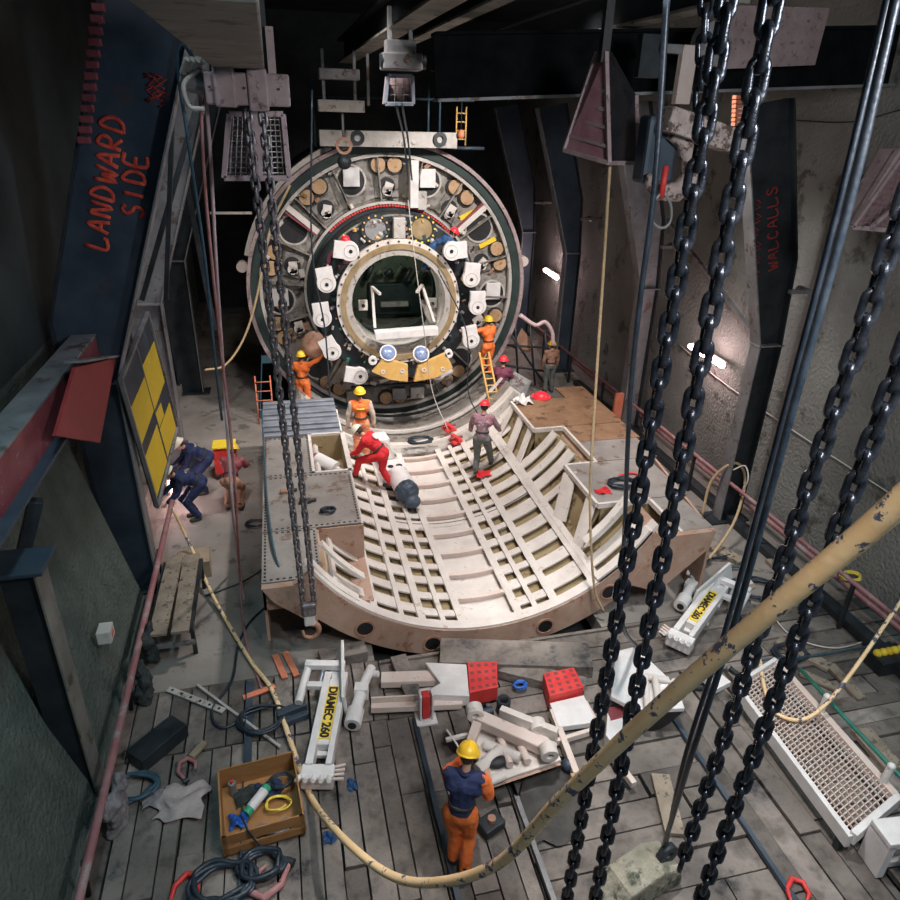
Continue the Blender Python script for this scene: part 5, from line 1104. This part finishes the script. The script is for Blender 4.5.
# large bracket by the man
q = P(510, 760, z=0)
t = thing('hinged_machine_bracket', 'large pink and white hinged bracket with lug rings beside the man', 'bracket', (q.x, q.y, 0)); o = t.location
f = lambda px, py, z=.1: P(px, py, z=z)-o
mb = MB(); mb.prism([f(480, 790, .25), f(561, 762, .25), f(540, 727, .25), f(475, 735, .25)], (0, 0, .05)); mb.build('base_plate', 'white', t, bevel=.01)
mb = MB(); mb.prism([f(478, 793, .02), f(561, 765, .02), f(561, 765, .28), f(478, 793, .28)], (0, .04, 0)); mb.build('side_plate', 'salmon', t, bevel=.006)
mb = MB(); mb.bar(f(478, 718, .5), f(555, 752, .42), .18, .16); mb.build('main_arm', 'pinkish', t, bevel=.02)
MB().bar(f(500, 715, .3), f(557, 738, .3), .10, .3).build('rear_arm', 'white', t, bevel=.01)
for (px, py, z) in ((474, 712, .6), (548, 752, .5), (537, 727, .35)):
    c = f(px, py, z); k = MB().ring(c+V((0, -.08, 0)), (0.1, 1, .1), .045, .115, .16, n=28).build('lug_ring', 'white', t, bevel=.006)
mb = MB(); mb.bar(f(478, 722, .5), f(470, 745, .3), .12, .1); mb.bar(f(470, 745, .3), f(490, 770, .3), .1, .08); mb.build('bent_lever', 'pinkish', t, bevel=.01)
for (a, b, r) in (((485, 745), (520, 758), .07), ((478, 770), (500, 750), .08), ((500, 738), (510, 765), .05), ((520, 745), (528, 762), .05), ((480, 785), (505, 775), .06)):
    MB().cyl(f(*a, .35), f(*b, .38), r, n=16).build('linkage_cylinder', 'white' if r > .055 else 'pinkish', t)
MB().sph(f(497, 762, .36), .13, (1.2, .7, .5)).build('grease_patch', 'black', t, smooth=True)
mb = MB(); mb.prism([f(446, 730, .02), f(460, 750, .02), f(460, 750, .34), f(446, 730, .34)], (.02, .02, 0)); mb.bar(f(446, 740, .3), f(478, 732, .3), .05, .04); mb.build('side_wing', 'white', t)
# white boomerang bracket behind chains
q = P(645, 695, z=0)
t = thing('white_cast_bracket', 'white cast bracket with curved dark underside behind the two left chains', 'bracket', (q.x, q.y, 0)); o = t.location
f = lambda px, py, z=.1: P(px, py, z=z)-o
mb = MB(); mb.prism([f(615, 655, .38), f(635, 650, .38), f(676, 690, .38), f(684, 712, .38), f(636, 714, .38), f(610, 700, .38)], (0, 0, .08)); mb.build('top_plate', 'white_clean', t, bevel=.015)
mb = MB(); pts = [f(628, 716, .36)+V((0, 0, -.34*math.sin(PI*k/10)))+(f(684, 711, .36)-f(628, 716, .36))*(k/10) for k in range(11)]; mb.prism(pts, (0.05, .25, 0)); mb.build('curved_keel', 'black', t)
for (a, b) in (((645, 680), (648, 712)), ((655, 678), (660, 712)), ((640, 676), (668, 680))): MB().cyl(f(*a, .55), f(*b, .5), .05, n=14).build('rib_cylinder', 'white', t)
MB().cyl(f(684, 690, .5), f(672, 682, .5), .07, n=16).build('pin', 'white', t)
for a in (0.1, .6): MB().bb((-.5+a, -.1, 0), (-.42+a, 0, .4)).build('leg', 'pinkish', t)
q = P(545, 800, z=0); rnd = random.Random(8); mb = MB(); mb.prism([((.42+.14*rnd.random())*math.cos(a)*(1.0 if math.cos(a) > 0 else .7), (.55+.2*rnd.random())*math.sin(a), 0) for a in [2*PI*k/22 for k in range(22)]], (0, 0, .003)); tag(mb.build('dark_patch', 'patch_dark', loc=(q.x, q.y, .022), rot=(0, 0, -.5)), 'dark flat stain on the planks between the man in navy vest and chains', 'patch')  # thin irregular dark patch laid on the planks
# grating walkway
q = P(800, 750, z=0)
t = thing('grating_walkway', 'pale steel grating walkway section lying at lower right', 'walkway', (q.x, q.y, 0)); o = t.location; z_ = .34
f = lambda px, py, z=z_: P(px, py, z=z)-o
c0, c1, c2, c3 = f(738, 686), f(775, 662), f(897, 800), f(852, 838)
mb = MB(); n1, n2 = 10, 40
for k in range(1, n1): mb.bar(c0.lerp(c1, k/n1), c3.lerp(c2, k/n1), .010, .03)
for k in range(n2+1): mb.bar(c0.lerp(c3, k/n2), c1.lerp(c2, k/n2), .012, .03)
mb.build('grating', 'pinkish', t)
mb = MB(); mb.bar(c0+V((-.02, 0, -.06)), c3+V((-.02, 0, -.06)), .07, .2); mb.build('side_beam', 'white_clean', t, bevel=.008)
mb = MB(); mb.bar(c1+V((.02, 0, -.04)), c2+V((.02, 0, -.04)), .10, .16); mb.build('side_beam', 'pinkish', t, bevel=.008)
MB().bar(c0, c1, .06, .16).build('end_beam', 'white_clean', t, bevel=.008); MB().bar(c3, c2, .08, .18).build('end_beam', 'white_clean', t, bevel=.008)
MB().bar(c0+V((-.15, .1, -.1)), c0+V((-.25, .45, -.1)), .3, .1).build('hinge_plate', 'white_clean', t, bevel=.01)
gp = [c1.lerp(c2, .15)+V((.12, 0, .18)), c1.lerp(c2, .55)+V((.12, 0, .18)), c1.lerp(c2, .98)+V((.14, 0, .18)), c1.lerp(c2, 1.05)+V((.05, 0, .05))]
MB().tube(gp, .03, n=10).build('green_rail', 'green_steel', t)
for k in (.42, .90):
    p = c1.lerp(c2, k); MB().cyl(p+V((0, 0, 0)), p+V((.03, 0, .28)), .045, n=16).build('rail_post', 'white_clean', t); MB().sph(p+V((.03, 0, .3)), .05).build('post_cap', 'white_clean', t, smooth=True)
for s_ in (c0.lerp(c3, .05), c0.lerp(c3, .95), c1.lerp(c2, .05), c1.lerp(c2, .95)): MB().bb((s_.x-.04, s_.y-.04, -.0), (s_.x+.04, s_.y+.04, z_-.05)).build('leg', 'dark_steel', t)
q = P(880, 855, z=0)
t = thing('white_end_bracket', 'white boxed steel end bracket at right edge below the walkway', 'bracket', (q.x-.05, q.y-.15, 0), (0, 0, -.1))
MB().bb((-.22, -.1, 0), (-.12, .22, .55)).bb((-.22, -.1, .5), (.5, .22, .6)).bb((-.2, .0, 0), (.5, .08, .1)).build('frame', 'white_clean', t, bevel=.012); MB().cyl((0, -.12, .3), (.2, -.1, .35), .05).build('bent_handle', 'white_clean', t); MB().sph((.1, -.2, .2), .07, (1, 1, .6)).build('wing_nut', 'white_clean', t, smooth=True)
q = P(820, 700, z=0)
# wooden crate
A_ = [P(*p, z=0) for p in ((226, 846), (308, 834), (292, 778), (222, 792))]
cc = sum(A_, V((0, 0, 0)))/4
t = thing('wooden_crate', 'open brown wooden crate of supplies on planks at lower left', 'crate', (cc.x, cc.y, .02), (0, 0, .10))
w, l, h = .92, .95, .34
MB().bb((-w/2, -l/2, 0), (w/2, l/2, .02)).build('bottom', 'crate', t)
MB().bb((-w/2, -l/2, 0), (w/2, -l/2+.02, h*.36)).bb((-w/2, -l/2, h*.55), (w/2, -l/2+.02, h)).bb((-w/2, -l/2, 0), (-w/2+.05, -l/2+.02, h)).bb((w/2-.05, -l/2, 0), (w/2, -l/2+.02, h)).build('front_side', 'crate', t)
MB().bb((-w/2, l/2-.02, 0), (w/2, l/2, h)).build('back_side', 'crate', t)
for s_ in (-1, 1): MB().bb((s_*w/2-.01, -l/2, 0), (s_*w/2+.01, l/2, h)).build('side', 'crate', t)
base = V((cc.x, cc.y, .04))
t = thing('labelled_tube', 'green tube with white label lying inside the wooden crate', 'tube', base+V((-.05, .05, .1)), (0, 0, -.7)); MB().cyl((0, -.2, 0), (0, .2, .03), .06, n=20).build('tube', 'bottle_green', t); MB().cyl((0, -.12, .006), (0, .14, .026), .0615, n=20).build('white_label', 'white_clean', t); MB().cyl((0, .2, .03), (0, .23, .033), .05, n=20).build('cap', 'black', t)
tag(crumple('blue_bag', 'blue_plastic', base+V((-.26, -.12, .0)), .25, .22, .16, seed=12), 'small blue plastic bag inside the crate, left of green tube', 'bag')
tag(crumple('blue_bag', 'navy_cloth', base+V((.1, .22, 0)), .45, .3, .2, seed=13), 'dark blue crumpled cloth in the far side of crate', 'cloth')
tag(crumple('grey_wrapper', 'rag_grey', base+V((.15, -.3, 0)), .5, .2, .12, seed=14), 'grey crumpled wrapper seen through the front slot of crate', 'wrapper')
t = thing('spray_can', 'small grey can standing in far left corner of the crate', 'can', base+V((-.35, .3, 0))); MB().cyl((0, 0, 0), (0, 0, .2), .05, n=16).build('can_body', 'grey_steel', t, bevel=.008); MB().cyl((0, 0, .2), (0, 0, .23), .02, n=12).build('nozzle', 'red', t)
coil('black cord tangle in the far right corner of the crate', base+V((.25, .25, .1)), .15, 4, .014, 'cable', 16)
tag(crumple('dark_cloth', 'rag_dark', base+V((-.1, .2, 0)), .5, .35, .14, seed=17), 'dark rag filling the middle of crate behind green tube', 'cloth')
line('tie_cord', 'dark cords strung over the front board of the crate', [base+V((-.2, -.3, .33)), base+V((-.12, -.5, .35)), base+V((-.05, -.52, .15)), base+V((.05, -.56, 0))], .012, 'cable', 'cord')
coil('yellow cable curled inside the wooden crate', base+V((.2, -.02, .05)), .15, 2, .012, 'label_yellow', 15)
# bench with planks
q = P(183, 655, z=0); 
t = thing('plank_trestle', 'steel trestle topped with two pale planks beside left rail', 'trestle', (-2.1, 9.9, 0))
for x in (-.3, .3): MB().bb((x-.03, -.95, .5), (x+.03, .95, .58)).build('side_rail', 'dark_steel', t)
for x in (-.3, .3):
    for y in (-.85, .85): MB().bb((x-.03, y-.03, 0), (x+.03, y+.03, .5)).build('leg', 'dark_steel', t)
MB().bb((-.34, -1.0, .3), (.34, -.94, .36)).build('cross_bar', 'grey_steel', t)
for i, x in enumerate((-.15, .15)):
    mb = MB(); mb.bb((-.13, -1.05, 0), (.13, 1.05, .05)); tag(mb.build('plank', 'plank', loc=(-2.1+x, 9.9, .585), rot=(0, 0, .01*(i*2-1)), bevel=.006), ('left' if i == 0 else 'right')+' pale plank lying on the steel trestle', 'plank')
mb = MB(); mb.bb((-.28, -.25, 0), (.28, .25, .35)); tag(mb.build('wood_block', 'timber_new', loc=(-2.0, 11.3, 0), rot=(0, 0, .1), bevel=.01), 'squared pale timber block standing behind the plank trestle', 'block')
q = P(107, 633, x=-2.78); t = thing('junction_box', 'small white junction box with orange label on left wall', 'box', (-2.80, q.y, q.z)); MB().bb((-.09, -.12, -.1), (.09, .12, .1)).build('case', 'white', t, bevel=.01); MB().bb((.09, -.05, -.05), (.095, .06, .03)).build('orange_label', 'orange_paint', t)
# paper sheet, bits
q = P(182, 803, z=0); tag(crumple('canvas_sheet', 'paper', (q.x, q.y, .03), .75, .62, .09, seed=21, rotz=-.15), 'crumpled grey pink canvas sheet on planks left of the crate', 'sheet')
q = P(155, 800, z=0); tag(crumple('small_sheet', 'rag_grey', (q.x, q.y, .03), .3, .3, .05, seed=22), 'small pale scrap of cloth left of the canvas sheet', 'scrap')
def flatbar(name, label, a, b, w, h, m, z=.03, cat='bar', holes=0):
    p, q = P(*a, z=z), P(*b, z=z); c = (p+q)/2; t = thing(name, label, cat, c); MB().bar(p-c, q-c, w, h).build('bar', m, t, bevel=.006)
    for k in range(holes):
        x = (p-c).lerp(q-c, (k+.5)/holes); MB().cyl(x+V((0, 0, h/2-.002)), x+V((0, 0, h/2+.003)), w*.22, n=12).build('hole', 'black', t)
flatbar('perforated_bar', 'pale perforated steel bar on deck below the plank trestle', (168, 689), (224, 711), .10, .03, 'pale_metal', holes=6)
flatbar('steel_rod', 'long thin steel rod lying diagonally above the crate', (197, 685), (280, 747), .04, .04, 'pale_metal')
flatbar('wood_offcut', 'short pale wood offcut on deck left of crate', (191, 757), (205, 742), .09, .05, 'timber_new', cat='timber')
flatbar('dark_tool_case', 'long dark case lying on deck beside left rail', (135, 762), (180, 725), .32, .22, 'dark_steel', z=.12, cat='case')
flatbar('orange_strap', 'orange steel strap at concrete edge near hook, left one', (275, 655), (285, 678), .10, .03, 'orange_paint', cat='strap')
flatbar('orange_strap', 'orange steel strap at concrete edge near hook, right one', (285, 652), (297, 676), .10, .03, 'orange_paint', cat='strap')
flatbar('orange_strap', 'orange curved strap lying left of the first drill rig', (243, 698), (275, 686), .09, .03, 'orange_paint', cat='strap')
flatbar('teal_pipe', 'teal pipe piece beside the first drill rig, upper', (277, 716), (306, 705), .12, .12, 'blue_steel', z=.08, cat='pipe')
flatbar('teal_pipe', 'teal pipe piece beside the first drill rig, lower', (286, 722), (308, 714), .09, .09, 'blue_steel', z=.06, cat='pipe')
for a, b, w, h, lab in (((440, 655), (590, 660), .55, .22, 'big weathered timber baulk lying before the shell'), ((320, 660), (366, 650), .28, .18, 'short grey timber baulk near the hook block'), ((500, 668), (585, 688), .3, .16, 'timber baulk below the big one before the shell'), ((398, 658), (415, 700), .25, .12, 'short upright-lying timber at left of white frame'), ((660, 775), (675, 835), .24, .06, 'loose weathered board right of the two left chains'), ((778, 640), (830, 668), .22, .06, 'broken weathered board beyond the walkway, longer one'), ((830, 665), (862, 700), .16, .06, 'pointed broken board beyond the walkway'), ((840, 690), (800, 672), .14, .05, 'narrow broken board beside the green rail')):
    flatbar('timber_baulk', lab, a, b, w, h, 'timber' if h > .1 else 'plank', z=h/2+.01, cat='timber')
# red hooks / rings
def hook(label, px, py, s_, rz, m='red'):
    q = P(px, py, z=.04); t = thing('red_hook', label, 'hook', (q.x, q.y, .05), (0, 0, rz)); MB().tube([V((-.1, -.2, 0))*s_, V((-.13, 0, 0))*s_, V((-.05, .15, 0))*s_, V((.08, .14, 0))*s_, V((.13, 0, 0))*s_, V((.08, -.1, 0))*s_], [.02*s_, .03*s_, .035*s_, .035*s_, .03*s_, .015*s_], n=10).build('hook', m, t, smooth=True); MB().cyl(V((-.14, -.2, 0))*s_, V((-.06, -.2, 0))*s_, .035*s_).build('eye', 'dark_steel', t)
hook('red hook lying at the bottom edge left of centre', 186, 888, 1.0, -.3)
hook('red hook lying at bottom edge near right corner', 798, 892, .9, -.5)
hook('reddish shackle hook lying above the canvas sheet', 187, 768, .9, .5, 'hose_red')
hook('red crane hook in cable heap below the crate', 268, 880, 1.3, 2.6, 'hose_red')
coil('heap of black cable below the crate, left part', P(225, 885, z=.03), .35, 4, .03, 'cable', 31)
coil('heap of black cable below the crate, right part', P(262, 868, z=.03), .25, 4, .03, 'cable', 32)
coil('black hose coil round the foot of left pipe rail', P(135, 790, z=.05), .3, 3, .025, 'cable_teal', 33)
coil('dark hose tangle beside the first drill rig', P(262, 722, z=.03), .35, 4, .02, 'cable', 34)
q = P(520, 687, z=.05); coil('blue strap bundle on the planks above the white forked frame', q, .1, 3, .02, 'blue_plastic', 35)
q = P(503, 712, z=0); t = thing('steel_cup', 'dark steel socket beside blue sleeve behind the large bracket', 'socket', (q.x, q.y, .03)); MB().ring((0, 0, 0), (0, 0, 1), .07, .1, .22, n=24).build('socket', 'dark_steel', t); MB().cyl((-.18, -.03, .07), (-.4, -.06, .07), .07).build('blue_sleeve', 'blue_steel', t)
q = P(327, 840, z=.05); tag(crumple('blue_rag', 'blue_cloth', P(330, 838, z=.02), .2, .2, .1, seed=41), 'small blue rag on planks right of the crate', 'rag')
tag(crumple('blue_rag', 'blue_cloth', P(352, 786, z=.02), .15, .2, .1, seed=42), 'small blue rag beside the foot of first drill rig', 'rag')
q = P(538, 840, z=0)
q = P(487, 830, z=0); t = thing('dark_steel_bit', 'dark iron block on the deck just right of the man', 'block', (q.x+.05, q.y, 0.01), (0, 0, .4)); MB().bb((-.15, -.1, 0), (.15, .12, .14)).build('body', 'dark_steel', t, bevel=.02); MB().cyl((0, 0, .14), (0, 0, .2), .05).build('stud', 'rust', t)
t = thing('steel_basket', 'small dark basket with yellow contents at right edge by wall', 'basket', P(885, 665, z=.0)); MB().bb((-.3, -.2, 0), (.3, .2, .25)).build('tray', 'dark_steel', t, bevel=.01)
for k in range(5): MB().sph((-.22+k*.11, .02, .27), .07, n=10).build('yellow_fitting', 'yellow', t, smooth=True)
coil('grey hose tangle between thick black cables and kerb beam', P(757, 590, z=.03), .4, 4, .022, 'cable', 51)
coil('teal hose tangle near the head of right drill rig', P(735, 575, z=.03), .3, 3, .02, 'cable_teal', 52)
coil('black hose heap right of the walkway far end', P(790, 655, z=.03), .3, 3, .025, 'cable', 53)
line('floor_hose', 'thin pale hose snaking beyond the walkway', [P(765, 600, z=.03), P(780, 625, z=.03), P(800, 640, z=.03), P(835, 648, z=.03), P(870, 640, z=.03)], .012, 'white', 'hose')
line('floor_hose', 'dark blue straight hose crossing planks beyond the walkway', [P(760, 660, z=.1), P(820, 655, z=.1), P(890, 642, z=.1)], .018, 'cable_teal', 'hose')
for k, (a_, b_, w_, lab) in enumerate(((( 700, 540), (742, 562), .25, 'grey plank lying on right floor by the kerb beam'), ((770, 560), (815, 600), .22, 'grey plank lying along right wall foot'), ((860, 730), (895, 770), .3, 'dark plank offcut at right edge above end bracket'), ((640, 560), (665, 575), .2, 'plank offcut tucked under the shell right corner'))):
    flatbar('timber_baulk', lab, a_, b_, w_, .08, 'plank', z=.05, cat='timber')
# scattered clutter by rig 2 (each a small pipe fitting)
rnd = random.Random(77)
spots = [(742, 600), (735, 618), (700, 625), (748, 585), (730, 640), (655, 590), (700, 690), (735, 675), (765, 600), (780, 612), (690, 545), (655, 545), (752, 628)]
places = ['nearest to the drill rig head', 'under the thick black cables', 'left of the black cables', 'by the kerb beam', 'before the walkway end', 'near the shell corner', 'beside the white cast bracket', 'at walkway corner', 'beneath the third chain', 'right of the third chain', 'beside hose tangle', 'under the second chain', 'between cables and third chain']
for (px, py), pl in zip(spots, places):
    q = P(px, py, z=.0); t = thing('pipe_fitting', 'small scrap pipe fitting on right floor, '+pl, 'fitting', (q.x, q.y, .0), (0, 0, rnd.uniform(0, 6)))
    r = rnd.uniform(.04, .08); MB().cyl((-.12, 0, r), (.12, 0, r), r, n=14).build('pipe', rnd.choice(['white_clean', 'grey_steel', 'dark_steel', 'green_steel', 'pinkish']), t); MB().ring((.1, 0, r), (1, 0, 0), r*.9, r*1.35, .04, n=16).build('collar', 'grey_steel', t)

# ------------------------------------------------------------------ light
def area(loc, tgt, size, power, col, spread=None, sy=None):
    l = bpy.data.lights.new('area_fill', 'AREA'); l.size = size; l.energy = power; l.color = col
    if sy: l.shape = 'RECTANGLE'; l.size_y = sy
    if spread: l.spread = math.radians(spread)
    o = bpy.data.objects.new('fill_light', l); COL.objects.link(o); o.location = loc; o.rotation_euler = (V(tgt)-V(loc)).to_track_quat('-Z', 'Y').to_euler(); return o
def spot(loc, tgt, power, col, ang=60, blend=.6, r=.3):
    l = bpy.data.lights.new('spot', 'SPOT'); l.energy = power; l.color = col; l.spot_size = math.radians(ang); l.spot_blend = blend; l.shadow_soft_size = r
    o = bpy.data.objects.new('spot_light', l); COL.objects.link(o); o.location = loc; o.rotation_euler = (V(tgt)-V(loc)).to_track_quat('-Z', 'Y').to_euler(); return o
spot((6.6, 11.6, 9.9), (2.9, 18.8, 3.4), 3500, (1, .93, .88), 75, .7)
spot((.6, 11.8, 10.3), (2.4, 17.5, 2.0), 1500, (1, .93, .87), 75, .8)
spot((4.2, 11.6, 10.3), (3.0, 11.8, 0), 2650, (1, .92, .88), 88, .8)
spot((-.3, 13.0, 10.4), (-1.2, 15.5, 0), 900, (.95, .96, 1), 60, .9)  # unseen fill added to brighten the left walkway
spot((3.0, 6.2, 10.9), (2.6, 6.0, 0), 3000, (1, .94, .90), 62, .8, .2)
spot((5.6, 2.0, 9.6), (3.6, 5.8, 1.2), 520, (.9, .95, 1), 80, .9, .15)
spot((-.8, 4.6, 10.6), (-1.4, 6.4, 0), 620, (.38, .80, .92), 74, .9)
spot((-.9, 7.2, 9.9), (-3.0, 8.0, 1.5), 180, (.75, .9, 1), 80, .9)
spot((8.0, 5.0, 10.6), (7.6, 6.0, 0), 700, (.48, .84, .92), 70, .9)
spot((5.6, 11.2, 9.9), (9.9, 11.8, .6), 1300, (1, .96, .93), 62, 1.0)
spot((3.4, 7.4, 7.9), (-2.2, 11, 6.6), 340, (.78, .86, 1), 50, .9)  # added spot without a fitting, lifts the LANDWARD SIDE column
area((4.2, 1.2, 8.8), (3.4, 9, 1.5), 1.2, 300, (.97, .97, 1))  # soft fill added from the camera side, no fitting there
spot((2.2, .8, 8.8), (2.9, 3.6, 5.2), 620, (1, .93, .86), 80, .9, .12)  # extra unseen spot that brightens the near hose and chains
spot((2.2, 12.4, 9.9), (-1.9, 15.9, 6.2), 260, (.9, .95, 1), 50, .9)  # unseen spot added to light the second left column
l = bpy.data.lights.new('bore_fill', 'POINT'); l.energy = 60; l.color = (.9, 1, .85); l.shadow_soft_size = .1; o = bpy.data.objects.new('bore_fill', l); COL.objects.link(o); o.location = (2.9, 19.6, 4.3)  # added fill light in the bore, stands for no real lamp
w = bpy.data.worlds.new('world'); S.world = w; w.use_nodes = True
w.node_tree.nodes['Background'].inputs[0].default_value = (.38, .72, .92, 1); w.node_tree.nodes['Background'].inputs[1].default_value = .10
for (a, pw) in ((P(706, 356, x=9.35), 28), (P(551, 274, x=9.3), 40), (P(174, 490, x=-2.55), 25)):
    l = bpy.data.lights.new('tube', 'POINT'); l.energy = pw; l.color = (1, .7, .7); l.shadow_soft_size = .1; o = bpy.data.objects.new('tube_glow', l); COL.objects.link(o); o.location = a
S.view_settings.view_transform = 'Standard'; S.view_settings.look = 'None'; S.view_settings.gamma = 1; S.view_settings.exposure = 0; S.view_settings.use_curve_mapping = False
